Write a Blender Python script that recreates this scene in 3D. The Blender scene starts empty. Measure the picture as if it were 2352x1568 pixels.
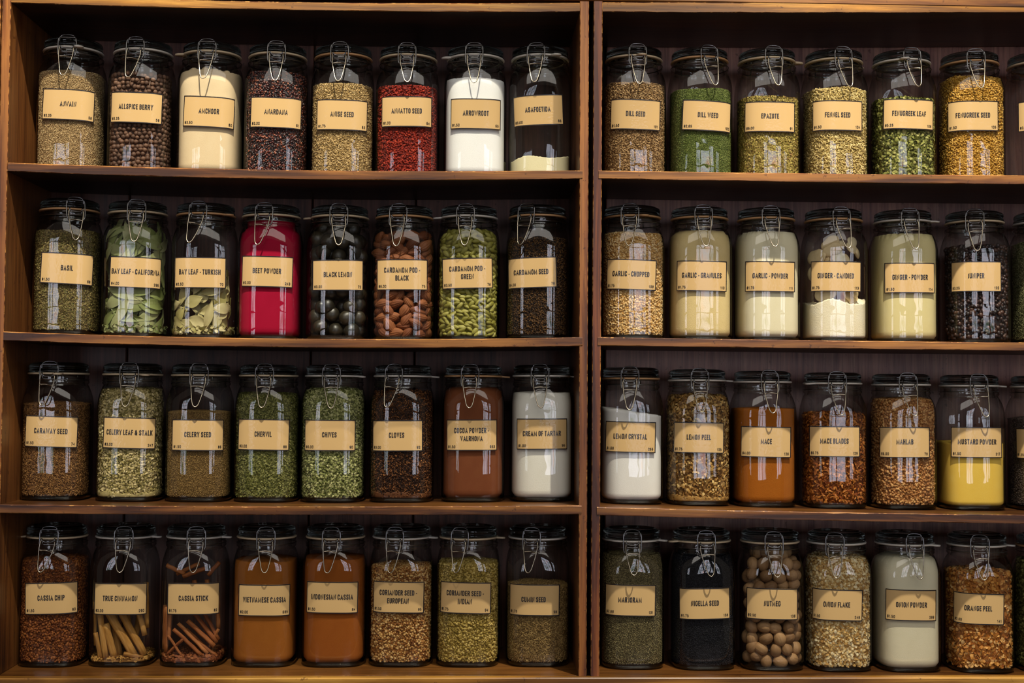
import bpy, math, random
import numpy as np
from mathutils import Matrix, Vector, Euler
sc = bpy.context.scene
COL = sc.collection
PI = math.pi
R = math.radians
# ------------------------------------------------------------------ camera
F = 3000.0; CX, CY = 1176.0, 784.0; D = 2.15; CAMZ = 1.5
VPX, VPY, RHO = 1075.0, 900.0, 0.008
Yc = np.array([(VPX-CX)/F, (VPY-CY)/F, 1.0]); Yc /= np.linalg.norm(Yc)
cr, sr = math.cos(RHO), math.sin(RHO)
Xc = np.array([cr, sr, -(cr*Yc[0]+sr*Yc[1])/Yc[2]]); Xc /= np.linalg.norm(Xc)
Zc = np.cross(Xc, Yc)
CAMP = np.array([0.0, -D, CAMZ])
M3 = np.array([Xc, Yc, Zc])          # rows: world axes expressed in camera (right, down, forward)
cam_d = bpy.data.cameras.new('camera'); cam = bpy.data.objects.new('camera', cam_d); COL.objects.link(cam)
right, down, fwd = M3[:, 0], M3[:, 1], M3[:, 2]
cam.matrix_world = Matrix(((right[0], -down[0], -fwd[0], CAMP[0]), (right[1], -down[1], -fwd[1], CAMP[1]),
                           (right[2], -down[2], -fwd[2], CAMP[2]), (0, 0, 0, 1)))
cam_d.sensor_width = 36.0; cam_d.sensor_fit = 'HORIZONTAL'; cam_d.lens = F/2352*36.0
cam_d.clip_start = 0.05; cam_d.clip_end = 60
sc.camera = cam

def bp(px, py, y=0.0):
    """photo pixel -> (x, z) on the vertical plane at depth y"""
    d = M3 @ np.array([(px-CX)/F, (py-CY)/F, 1.0])
    t = (y-CAMP[1])/d[1]
    return CAMP[0]+d[0]*t, CAMP[2]+d[2]*t

def pj(p):
    q = M3.T @ (np.array(p)-CAMP)
    return CX+F*q[0]/q[2], CY+F*q[1]/q[2]

# ------------------------------------------------------------------ world, lights, exposure
w = bpy.data.worlds.new('world'); sc.world = w; w.use_nodes = True
w.node_tree.nodes['Background'].inputs[0].default_value = (0.75, 0.62, 0.5, 1)
w.node_tree.nodes['Background'].inputs[1].default_value = 0.15
def spot(name, loc, target, energy, color, size, angle=75, blend=0.6):
    l = bpy.data.lights.new(name, 'SPOT'); l.energy = energy; l.color = color; l.shadow_soft_size = size
    l.spot_size = R(angle); l.spot_blend = blend
    o = bpy.data.objects.new(name, l); COL.objects.link(o); o.location = loc
    o.rotation_euler = (Vector(target)-Vector(loc)).to_track_quat('-Z', 'Y').to_euler()
    return o
LAMP = (1.0, 0.90, 0.74)
spot('ceiling_spot', (-0.05, -2.0, 5.0), (-0.47, 0, 2.42), 1180, LAMP, 0.035, 27, 0.95)
spot('ceiling_spot', (0.70, -0.85, 3.30), (0.66, 0, 1.08), 280, LAMP, 0.018, 58, 1.0)
def area(name, loc, target, sx, sy, energy, color):
    l = bpy.data.lights.new(name, 'AREA'); l.shape = 'RECTANGLE'; l.size = sx; l.size_y = sy; l.energy = energy; l.color = color
    o = bpy.data.objects.new(name, l); COL.objects.link(o); o.location = loc
    o.rotation_euler = (Vector(target)-Vector(loc)).to_track_quat('-Z', 'Y').to_euler()
area('added_fill_panel', (0.4, -4.2, 4.9), (0.2, 0, 1.6), 4.5, 2.6, 85, (1.0, 0.93, 0.84))  # added unseen fill light behind the camera, standing in for room bounce
vs = sc.view_settings
vs.view_transform = 'Standard'; vs.look = 'None'; vs.gamma = 1.0; vs.use_curve_mapping = False
vs.exposure = 0.0
cy = sc.cycles
cy.max_bounces = 14; cy.transparent_max_bounces = 40; cy.transmission_bounces = 10
cy.glossy_bounces = 5; cy.diffuse_bounces = 4
cy.caustics_reflective = False; cy.caustics_refractive = False
cy.sample_clamp_indirect = 4.0
cy.use_denoising = True

# ------------------------------------------------------------------ material helpers
def lin(c):
    if isinstance(c, str):
        c = tuple(int(c[i:i+2], 16)/255 for i in (0, 2, 4))
    return tuple((v/12.92 if v <= 0.04045 else ((v+0.055)/1.055)**2.4) for v in c)+(1.0,)

class NT:
    def __init__(s, name):
        s.m = bpy.data.materials.new(name); s.m.use_nodes = True
        s.t = s.m.node_tree; s.t.nodes.clear()
        s.out = s.n('ShaderNodeOutputMaterial')
    def n(s, typ, **kw):
        x = s.t.nodes.new(typ)
        for k, v in kw.items():
            if k.startswith('i_'):
                key = k[2:]
                x.inputs[int(key) if key.isdigit() else key.replace('_', ' ')].default_value = v
            else: setattr(x, k, v)
        return x
    def l(s, a, ai, b, bi): s.t.links.new(a.outputs[ai], b.inputs[bi])
    def ramp(s, cols, pos=None, interp='LINEAR'):
        r = s.n('ShaderNodeValToRGB'); cr_ = r.color_ramp; cr_.interpolation = interp
        pos = pos or [i/(len(cols)-1) for i in range(len(cols))]
        while len(cr_.elements) < len(cols): cr_.elements.new(0.5)
        for e, p, c in zip(cr_.elements, pos, cols): e.position = p; e.color = c
        return r

def principled(name, col, rough=0.5, metal=0.0, spec=0.5, coat=0.0):
    k = NT(name); p = k.n('ShaderNodeBsdfPrincipled', i_Base_Color=col, i_Roughness=rough, i_Metallic=metal)
    p.inputs['Specular IOR Level'].default_value = spec; p.inputs['Coat Weight'].default_value = coat
    k.l(p, 0, k.out, 0); return k.m

def glass_mat(name, face_col, edge_col, f0=0.06, p_edge=3.0, rough=0.0, boost=1.0):
    """thin glass wall: what is not mirrored passes straight through, longer path = deeper tint"""
    k = NT(name)
    lw = k.n('ShaderNodeLayerWeight', i_Blend=0.5)
    p1 = k.n('ShaderNodeMath', operation='POWER', i_1=5.0); k.l(lw, 'Facing', p1, 0)
    m1 = k.n('ShaderNodeMath', operation='MULTIPLY_ADD', i_1=0.9*boost, i_2=f0); k.l(p1, 0, m1, 0)
    p2 = k.n('ShaderNodeMath', operation='POWER', i_1=p_edge); k.l(lw, 'Facing', p2, 0)
    r = k.ramp([face_col, edge_col]); k.l(p2, 0, r, 0)
    tr = k.n('ShaderNodeBsdfTransparent'); k.l(r, 0, tr, 0)
    gl = k.n('ShaderNodeBsdfGlossy', i_Roughness=rough)
    nz = k.n('ShaderNodeTexNoise', i_Scale=38.0, i_Detail=1.0); tc = k.n('ShaderNodeTexCoord'); k.l(tc, 'Object', nz, 'Vector')
    b = k.n('ShaderNodeBump', i_Strength=0.08, i_Distance=0.002); k.l(nz, 0, b, 'Height'); k.l(b, 0, gl, 'Normal')
    mx = k.n('ShaderNodeMixShader'); k.l(m1, 0, mx, 0); k.l(tr, 0, mx, 1); k.l(gl, 0, mx, 2)
    k.l(mx, 0, k.out, 0); return k.m

GLASS = glass_mat('jar_glass', (0.95, 0.965, 0.955, 1), (0.10, 0.12, 0.10, 1), 0.065, 3.2)
k = NT('thick_glass'); g = k.n('ShaderNodeBsdfGlass', i_Color=(0.66, 0.68, 0.67, 1), i_Roughness=0.02, i_IOR=1.5); k.l(g, 0, k.out, 0); LIDGLASS = k.m
k = NT('base_glass'); g = k.n('ShaderNodeBsdfGlass', i_Color=(0.55, 0.6, 0.55, 1), i_Roughness=0.02, i_IOR=1.5); k.l(g, 0, k.out, 0); BASEGLASS = k.m
WIRE = principled('steel_wire', (0.27, 0.27, 0.27, 1), 0.25, 1.0)
BRASSY = principled('worn_latch_wire', (0.45, 0.40, 0.31, 1), 0.22, 1.0)
GASK = {'w': principled('white_rubber', lin((0.93, 0.90, 0.84)), 0.45), 't': principled('tan_rubber', lin((0.85, 0.66, 0.46)), 0.45),
        'c': principled('cream_rubber', lin((0.92, 0.83, 0.68)), 0.45)}
INK = principled('label_ink', (0.012, 0.010, 0.012, 1), 0.35, coat=0.3)

k = NT('kraft_label')
tc = k.n('ShaderNodeTexCoord'); nz = k.n('ShaderNodeTexNoise', i_Scale=14.0, i_Detail=4.0); k.l(tc, 'Object', nz, 'Vector')
r = k.ramp([lin('C4A36E'), lin('CBAB76')]); k.l(nz, 0, r, 0)
p = k.n('ShaderNodeBsdfPrincipled', i_Roughness=0.8); p.inputs['Specular IOR Level'].default_value = 0.1; p.inputs['Coat Weight'].default_value = 0.55; p.inputs['Coat Roughness'].default_value = 0.04
k.l(r, 0, p, 'Base Color')
n2 = k.n('ShaderNodeTexNoise', i_Scale=260.0, i_Detail=2.0); k.l(tc, 'Object', n2, 'Vector')
b = k.n('ShaderNodeBump', i_Strength=0.22, i_Distance=0.0012); k.l(n2, 0, b, 'Height'); k.l(b, 0, p, 'Coat Normal')
k.l(p, 0, k.out, 0); KRAFT = k.m

def wood(name, c_dark, c_mid, c_light, axis='X', rough=0.45, scale=1.0, wear=0.0, coat=0.12, wave=0.28):
    k = NT(name)
    tc = k.n('ShaderNodeTexCoord'); mp = k.n('ShaderNodeMapping')
    st = {'X': (1.6, 26, 26), 'Z': (26, 26, 1.6)}[axis]
    mp.inputs['Scale'].default_value = tuple(v*scale for v in st); k.l(tc, 'Object', mp, 'Vector')
    nz = k.n('ShaderNodeTexNoise', i_Scale=1.6, i_Detail=7.0, i_Roughness=0.62, i_Distortion=1.4); k.l(mp, 0, nz, 'Vector')
    wv = k.n('ShaderNodeTexWave', i_Scale=0.9, i_Distortion=7.0, i_Detail=3.0); wv.bands_direction = 'Z' if axis == 'X' else 'X'
    mp2 = k.n('ShaderNodeMapping'); mp2.inputs['Scale'].default_value = tuple(v*scale*0.8 for v in ((1.2, 9, 9) if axis == 'X' else (9, 9, 1.2)))
    k.l(tc, 'Object', mp2, 'Vector'); k.l(mp2, 0, wv, 'Vector')
    mx = k.n('ShaderNodeMath', operation='MULTIPLY_ADD', i_1=wave); k.l(wv, 'Fac', mx, 0)
    ms = k.n('ShaderNodeMath', operation='MULTIPLY', i_1=1-wave); k.l(nz, 0, ms, 0); k.l(ms, 0, mx, 2)
    r = k.ramp([c_dark, c_mid, c_light], [0.36, 0.50, 0.64]); k.l(mx, 0, r, 0)
    big = k.n('ShaderNodeTexNoise', i_Scale=3.2, i_Detail=2.0); k.l(tc, 'Object', big, 'Vector')
    br = k.ramp([(0.62, 0.55, 0.50, 1), (1.15, 1.1, 1.0, 1)], [0.35, 0.65]); k.l(big, 0, br, 0)
    mm = k.n('ShaderNodeMixRGB', blend_type='MULTIPLY', i_0=1.0); k.l(r, 0, mm, 1); k.l(br, 0, mm, 2)
    fm = k.n('ShaderNodeMapping'); fm.inputs['Scale'].default_value = (5, 230, 230) if axis == 'X' else (230, 230, 5); k.l(tc, 'Object', fm, 'Vector')
    fn = k.n('ShaderNodeTexNoise', i_Scale=1.0, i_Detail=5.0, i_Roughness=0.7); k.l(fm, 0, fn, 'Vector')
    fr = k.ramp([(0.42, 0.36, 0.32, 1), (0.95, 0.93, 0.9, 1), (1.25, 1.2, 1.1, 1)], [0.33, 0.5, 0.68]); k.l(fn, 0, fr, 0)
    m3 = k.n('ShaderNodeMixRGB', blend_type='MULTIPLY', i_0=0.8); k.l(mm, 0, m3, 1); k.l(fr, 0, m3, 2)
    nk = k.n('ShaderNodeTexNoise', i_Scale=70.0, i_Detail=4.0, i_Roughness=0.75); k.l(tc, 'Object', nk, 'Vector')
    nr = k.ramp([(0.35, 0.28, 0.22, 1), (1, 1, 1, 1)], [0.33, 0.37]); k.l(nk, 0, nr, 0)
    m4 = k.n('ShaderNodeMixRGB', blend_type='MULTIPLY', i_0=0.8); k.l(m3, 0, m4, 1); k.l(nr, 0, m4, 2); mm = m4
    last = mm
    if wear > 0:
        sp = k.n('ShaderNodeTexNoise', i_Scale=95.0, i_Detail=5.0, i_Roughness=0.7); k.l(tc, 'Object', sp, 'Vector')
        sr_ = k.ramp([(0, 0, 0, 1), (1, 1, 1, 1)], [0.66-0.2*wear, 0.72-0.2*wear]); k.l(sp, 0, sr_, 0)
        wmx = k.n('ShaderNodeMixRGB', i_2=lin('C08A48')); k.l(sr_, 0, wmx, 0); k.l(last, 0, wmx, 1); last = wmx
    p = k.n('ShaderNodeBsdfPrincipled', i_Roughness=rough); p.inputs['Coat Weight'].default_value = coat; p.inputs['Coat Roughness'].default_value = 0.25
    k.l(last, 0, p, 'Base Color')
    b = k.n('ShaderNodeBump', i_Strength=0.25, i_Distance=0.001); k.l(nz, 0, b, 'Height'); k.l(b, 0, p, 'Normal')
    k.l(p, 0, k.out, 0); return k.m

W_SHELF = wood('stained_shelf_wood', lin('3E200C'), lin('74481C'), lin('9A6A30'), 'X')
W_SHADE = wood('shaded_underside_wood', lin('22130B'), lin('38200F'), lin('4A2C18'), 'X')  # board undersides and backs: darker shelf wood with the shade put into its colour
W_SURF = wood('rubbed_shelf_top', lin('46290F'), lin('63401A'), lin('7A5226'), 'X', 0.35)
W_EDGE = wood('worn_shelf_edge', lin('4A240C'), lin('8A5022'), lin('BE8846'), 'X', 0.5, 2.4, 0.55)
W_TOP = wood('golden_board_wood', lin('6E4814'), lin('A47428'), lin('CC9E48'), 'X')
W_SIDE = wood('upright_wood', lin('4E2A10'), lin('86501F'), lin('A87034'), 'Z')
W_SIDE2 = wood('red_upright_wood', lin('48220F'), lin('7C4420'), lin('9E6230'), 'Z')
W_INNER = wood('shaded_inner_wood', lin('3C2210'), lin('6A401C'), lin('8A5A2C'), 'Z')  # darker copy of the upright wood, interior shade painted into the colour
W_BACK = wood('lit_back_board_wood', lin('926056'), lin('AA786A'), lin('BE8E7C'), 'Z', 0.45, wave=0.0)  # right unit's back, paler: the window fill on it is part of the colour
W_BACKL = wood('shaded_back_board_wood', lin('52322A'), lin('6A463A'), lin('805448'), 'Z', 0.5, wave=0.0)  # left unit's back, darker: its weaker light is painted into the colour

# ------------------------------------------------------------------ mesh helpers
def mkmesh(name, verts, faces, mats, smooth=False, midx=None, rnd=None):
    me = bpy.data.meshes.new(name)
    me.from_pydata([tuple(v) for v in verts], [], [tuple(f) for f in faces]); 
    for m in (mats if isinstance(mats, (list, tuple)) else [mats]): me.materials.append(m)
    if smooth: me.polygons.foreach_set('use_smooth', [True]*len(me.polygons))
    if midx is not None: me.polygons.foreach_set('material_index', midx)
    if rnd is not None:
        a = me.attributes.new('rnd', 'FLOAT', 'POINT'); a.data.foreach_set('value', np.asarray(rnd, dtype=np.float32))
    me.update(); return me

def fastmesh(name, V, Fq, mat, smooth=True, rnd=None):
    """V (n,3), Fq (m,k) numpy arrays"""
    me = bpy.data.meshes.new(name); V = np.ascontiguousarray(V, dtype=np.float32)
    groups = Fq if isinstance(Fq, list) else [Fq]
    groups = [g_ for g_ in groups if len(g_)]
    me.vertices.add(len(V)); me.vertices.foreach_set('co', V.ravel())
    nl = sum(g_.size for g_ in groups); npol = sum(len(g_) for g_ in groups)
    me.loops.add(nl); me.loops.foreach_set('vertex_index', np.concatenate([g_.ravel() for g_ in groups]).astype(np.int32))
    me.polygons.add(npol)
    sizes = np.concatenate([np.full(len(g_), g_.shape[1]) for g_ in groups])
    starts = np.concatenate([[0], np.cumsum(sizes)[:-1]])
    me.polygons.foreach_set('loop_start', starts.astype(np.int32))
    me.polygons.foreach_set('use_smooth', np.full(npol, smooth))
    if rnd is not None:
        a = me.attributes.new('rnd', 'FLOAT', 'POINT'); a.data.foreach_set('value', np.asarray(rnd, dtype=np.float32))
    me.materials.append(mat); me.update(calc_edges=True); me.validate(); return me

def ob(name, me, parent=None, loc=(0, 0, 0), rot=(0, 0, 0)):
    o = bpy.data.objects.new(name, me); COL.objects.link(o); o.location = loc; o.rotation_euler = rot
    if parent is not None: o.parent = parent
    return o
def tag(o, label=None, cat=None, group=None, kind=None):
    if label: o['label'] = label
    if cat: o['category'] = cat
    if group: o['group'] = group
    if kind: o['kind'] = kind
    return o

def lathe(profile, seg=48):
    V = []; Fc = []
    for r_, z_ in profile:
        for i in range(seg):
            a = 2*PI*i/seg; V.append((r_*math.sin(a), -r_*math.cos(a), z_))
    n = len(profile)
    for j in range(n-1):
        for i in range(seg):
            a, b_ = j*seg+i, j*seg+(i+1) % seg
            Fc.append((a, b_, b_+seg, a+seg))
    return V, Fc

def tube(paths, rad, seg=8, closed=False):
    V = []; Fc = []
    for path in paths:
        P = [Vector(p_) for p_ in path]; n = len(P); base = len(V)
        prev = None
        for i in range(n):
            if closed: t = (P[(i+1) % n]-P[(i-1) % n]).normalized()
            else: t = (P[min(i+1, n-1)]-P[max(i-1, 0)]).normalized()
            if prev is None:
                u = t.cross(Vector((0, 0, 1)))
                if u.length < 0.1: u = t.cross(Vector((0, 1, 0)))
                u.normalize()
            else:
                u = prev-t*prev.dot(t); u.normalize()
            prev = u; v = t.cross(u)
            for k_ in range(seg):
                a = 2*PI*k_/seg; q = P[i]+(u*math.cos(a)+v*math.sin(a))*rad; V.append(tuple(q))
        rng_ = n if closed else n-1
        for i in range(rng_):
            for k_ in range(seg):
                a = base+i*seg+k_; b_ = base+i*seg+(k_+1) % seg
                c = base+((i+1) % n)*seg+(k_+1) % seg; d = base+((i+1) % n)*seg+k_
                Fc.append((a, b_, c, d))
        if not closed:
            Fc.append(tuple(base+k_ for k_ in range(seg))[::-1]); Fc.append(tuple(base+(n-1)*seg+k_ for k_ in range(seg)))
    return V, Fc

def smooth_path(pts, n=6, closed=False):
    """Catmull-Rom"""
    P = [np.array(p_, float) for p_ in pts]; out = []
    m = len(P); rng_ = m if closed else m-1
    for i in range(rng_):
        p0 = P[(i-1) % m] if closed or i > 0 else P[0]; p1 = P[i]; p2 = P[(i+1) % m]
        p3 = P[(i+2) % m] if closed or i+2 < m else P[m-1]
        for j in range(n):
            t = j/n
            out.append(tuple(0.5*((2*p1)+(-p0+p2)*t+(2*p0-5*p1+4*p2-p3)*t*t+(-p0+3*p1-3*p2+p3)*t**3)))
    if not closed: out.append(tuple(P[-1]))
    return out

# ------------------------------------------------------------------ jar shape functions (metres)
A = 0.0545; NEXP = 3.3
ZS0, ZS1, RN = 0.156, 0.193, 0.0495
def sup(th, a=A, n=NEXP):
    return a/(np.abs(np.sin(th))**n+np.abs(np.cos(th))**n)**(1/n)
def r_out(th, z):
    th = np.asarray(th, float); z = np.asarray(z, float)
    rs = sup(th)
    zb = np.clip((0.010-z)/0.010, 0, 1)
    rb = rs-0.006*(1-np.sqrt(1-zb**2*0.99))
    s = np.clip((z-ZS0)/(ZS1-ZS0), 0, 1)
    return RN+(rb-RN)*(1-s**2.1)**0.85
def r_in(th, z, inset):
    return r_out(th, np.asarray(z)-0.004)-inset-0.0 
# perimeter table: arc length from the front centre
_TH = np.linspace(-PI, PI, 1441); _RR = sup(_TH)
_PX, _PY = _RR*np.sin(_TH), -_RR*np.cos(_TH)
_S = np.concatenate([[0], np.cumsum(np.hypot(np.diff(_PX), np.diff(_PY)))]); _S -= np.interp(0, _TH, _S)
SMAX = _S[-1]
def th_of_s(s): return np.interp(s, _S, _TH)
def nrm_of_th(th):
    """outward horizontal normal of the superellipse"""
    x = np.sin(th); y = -np.cos(th)
    nx = np.sign(x)*np.abs(x)**(NEXP-1); ny = np.sign(y)*np.abs(y)**(NEXP-1)
    l_ = np.hypot(nx, ny); return nx/l_, ny/l_

# ---- glass body
SEG = 96
ths = np.linspace(-PI, PI, SEG, endpoint=False)
zs = [0.0, 0.0015, 0.004, 0.007, 0.010, 0.05, 0.10, 0.14, 0.156, 0.160, 0.164, 0.168, 0.172, 0.176, 0.180, 0.184, 0.188, 0.191, 0.193]
V = []; Fc = []
for z_ in zs:
    rr = r_out(ths, z_)
    V += [(r_*math.sin(t_), -r_*math.cos(t_), z_) for r_, t_ in zip(rr, ths)]
neck = [(0.0485, 0.1945), (0.0482, 0.196), (0.0502, 0.198), (0.0505, 0.200), (0.0490, 0.202), (0.0488, 0.206), (0.0492, 0.2095), (0.0480, 0.212),
        (0.0440, 0.212), (0.0425, 0.209), (0.0425, 0.198), (0.0440, 0.193)]
for r_, z_ in neck: V += [(r_*math.sin(t_), -r_*math.cos(t_), z_) for t_ in ths]
nr = len(zs)+len(neck)
for j in range(nr-1):
    for i in range(SEG):
        a, b_ = j*SEG+i, j*SEG+(i+1) % SEG; Fc.append((a, b_, b_+SEG, a+SEG))
BODY = mkmesh('glass_body', V, Fc, GLASS, True)
# ---- solid glass foot
V = []; Fc = []
foot = [(0.0, 0.0022), (0.7, 0.0020), (0.93, 0.0012), (0.985, 0.003), (0.988, 0.006), (0.95, 0.0072), (0.6, 0.0062), (0.0, 0.0070)]
for f_, z_ in foot:
    rr = sup(ths)*f_*0.965
    V += [(r_*math.sin(t_), -r_*math.cos(t_), z_) for r_, t_ in zip(rr, ths)]
for j in range(len(foot)-1):
    for i in range(SEG):
        a, b_ = j*SEG+i, j*SEG+(i+1) % SEG; Fc.append((a, b_, b_+SEG, a+SEG))
FOOT = mkmesh('glass_foot', V, Fc, BASEGLASS, True)
# ---- lid
lp = [(0.0005, 0.2105), (0.030, 0.2105), (0.0405, 0.2110), (0.0412, 0.2150), (0.0475, 0.2155), (0.0492, 0.2165), (0.0492, 0.2200), (0.0478, 0.2212), (0.0478, 0.2225),
      (0.0490, 0.2240), (0.0488, 0.2280), (0.0472, 0.2300), (0.0440, 0.2312), (0.0420, 0.2325), (0.0395, 0.2325), (0.0375, 0.2300), (0.020, 0.2292), (0.0005, 0.2292)]
V, Fc = lathe(lp, 72); LID = mkmesh('glass_lid', V, Fc, LIDGLASS, True)
# ---- gasket with pull tab
def gasket():
    prof = [(0.0425, 0.2122), (0.0500, 0.2122), (0.0508, 0.2130), (0.0508, 0.2142), (0.0500, 0.2152), (0.0425, 0.2152), (0.0425, 0.2122)]
    V, Fc = lathe(prof, 72)
    b0 = len(V); n = 9
    for z_ in (0.2124, 0.2148):
        for i in range(n):
            t = i/(n-1); wd = 0.0095*(1-0.35*t) if t < 0.85 else 0.0048*(1.15-(t-0.85)/0.15*0.6)
            y = -(0.048+0.015*t)
            V += [(-wd, y, z_-0.001*t), (wd, y, z_-0.001*t)]
    for i in range(n-1):
        a = b0+2*i; c = b0+2*n+2*i
        Fc += [(a, a+2, a+3, a+1), (c, c+1, c+3, c+2), (a, c, c+2, a+2), (a+1, a+3, c+3, c+1)]
    Fc += [(b0+2*n-2, b0+4*n-2, b0+4*n-1, b0+2*n-1)]
    return V, Fc
GK = {}
for c_ in 'wtc':
    V, Fc = gasket(); GK[c_] = mkmesh('rubber_gasket', V, Fc, GASK[c_], True)
# ---- neck wire ring
ring = [(0.0503*math.sin(t_), -0.0503*math.cos(t_), 0.2035) for t_ in np.linspace(0, 2*PI, 64, endpoint=False)]
V, Fc = tube([ring], 0.0009, 6, True); RING = mkmesh('neck_wire', V, Fc, WIRE, True)
# ---- bail loop (front -Y)
def arc_xy(x, rad): return -math.sqrt(max(rad*rad-x*x, 1e-6))
loopo = [(-0.0105, -0.0555, 0.1935), (-0.0140, -0.0560, 0.1975), (-0.0150, -0.0545, 0.204), (-0.0150, -0.0525, 0.214), (-0.0150, -0.0512, 0.223),
         (-0.0138, -0.0505, 0.2275), (-0.0105, -0.0500, 0.2288), (0.0105, -0.0500, 0.2288), (0.0138, -0.0505, 0.2275), (0.0150, -0.0512, 0.223),
         (0.0150, -0.0525, 0.214), (0.0150, -0.0545, 0.204), (0.0140, -0.0560, 0.1975), (0.0105, -0.0555, 0.1935)]
loopi = [(-0.0132, -0.0490, 0.222), (-0.0128, -0.0488, 0.228), (-0.0095, -0.0480, 0.2325), (0.0, -0.0476, 0.2340), (0.0095, -0.0480, 0.2325), (0.0128, -0.0488, 0.228), (0.0132, -0.0490, 0.222)]
V, Fc = tube([smooth_path(loopo, 4), smooth_path(loopi, 4)], 0.00098, 8); BAIL = mkmesh('wire_bail', V, Fc, WIRE, True)
# hinge at the back
hb = [(-0.016, 0.0505, 0.2035), (-0.016, 0.0535, 0.206), (-0.014, 0.0520, 0.222), (-0.010, 0.0505, 0.2255), (0.010, 0.0505, 0.2255), (0.014, 0.0520, 0.222), (0.016, 0.0535, 0.206), (0.016, 0.0505, 0.2035)]
V, Fc = tube([smooth_path(hb, 4)], 0.00105, 6); HINGE = mkmesh('wire_hinge', V, Fc, WIRE, True)
# bracket with eyelets
def coil(x): return [(x, -0.0555+0.0022*math.cos(a), 0.2115+0.0030*math.sin(a)) for a in np.linspace(0, 2*PI, 12)]
br1 = [(-0.0095, -0.0560, 0.2115), (-0.0070, -0.0562, 0.2092), (0.0, -0.0566, 0.2086), (0.0070, -0.0562, 0.2092), (0.0095, -0.0560, 0.2115)]
br2 = [(-0.0098, -0.0545, 0.2115), (-0.0100, -0.0535, 0.206), (-0.0100, -0.0525, 0.2035)]
br3 = [(0.0098, -0.0545, 0.2115), (0.0100, -0.0535, 0.206), (0.0100, -0.0525, 0.2035)]
br4 = [(-0.0100, -0.0530, 0.2045), (0.0, -0.0535, 0.2040), (0.0100, -0.0530, 0.2045)]
V, Fc = tube([smooth_path(br1, 4), br2, br3, smooth_path(br4, 4), coil(-0.0105), coil(0.0105)], 0.0009, 6); BRACKET = mkmesh('wire_bracket', V, Fc, WIRE, True)
# lever, origin at pivot (0,-0.0565,0.2115)
lv = [(-0.0108, 0, 0.0), (-0.0118, -0.0015, -0.006), (-0.0112, -0.0035, -0.016), (-0.0088, -0.0065, -0.030), (-0.0062, -0.0100, -0.042), (-0.0040, -0.0120, -0.0485), (0, -0.0130, -0.0515),
      (0.0040, -0.0120, -0.0485), (0.0062, -0.0100, -0.042), (0.0088, -0.0065, -0.030), (0.0112, -0.0035, -0.016), (0.0118, -0.0015, -0.006), (0.0108, 0, 0.0)]
V, Fc = tube([smooth_path(lv, 4), smooth_path([(-0.0108, -0.004, -0.018), (0, -0.002, -0.0165), (0.0108, -0.004, -0.018)], 4)], 0.00100, 8); LEVER = mkmesh('latch_lever', V, Fc, BRASSY, True)

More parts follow.
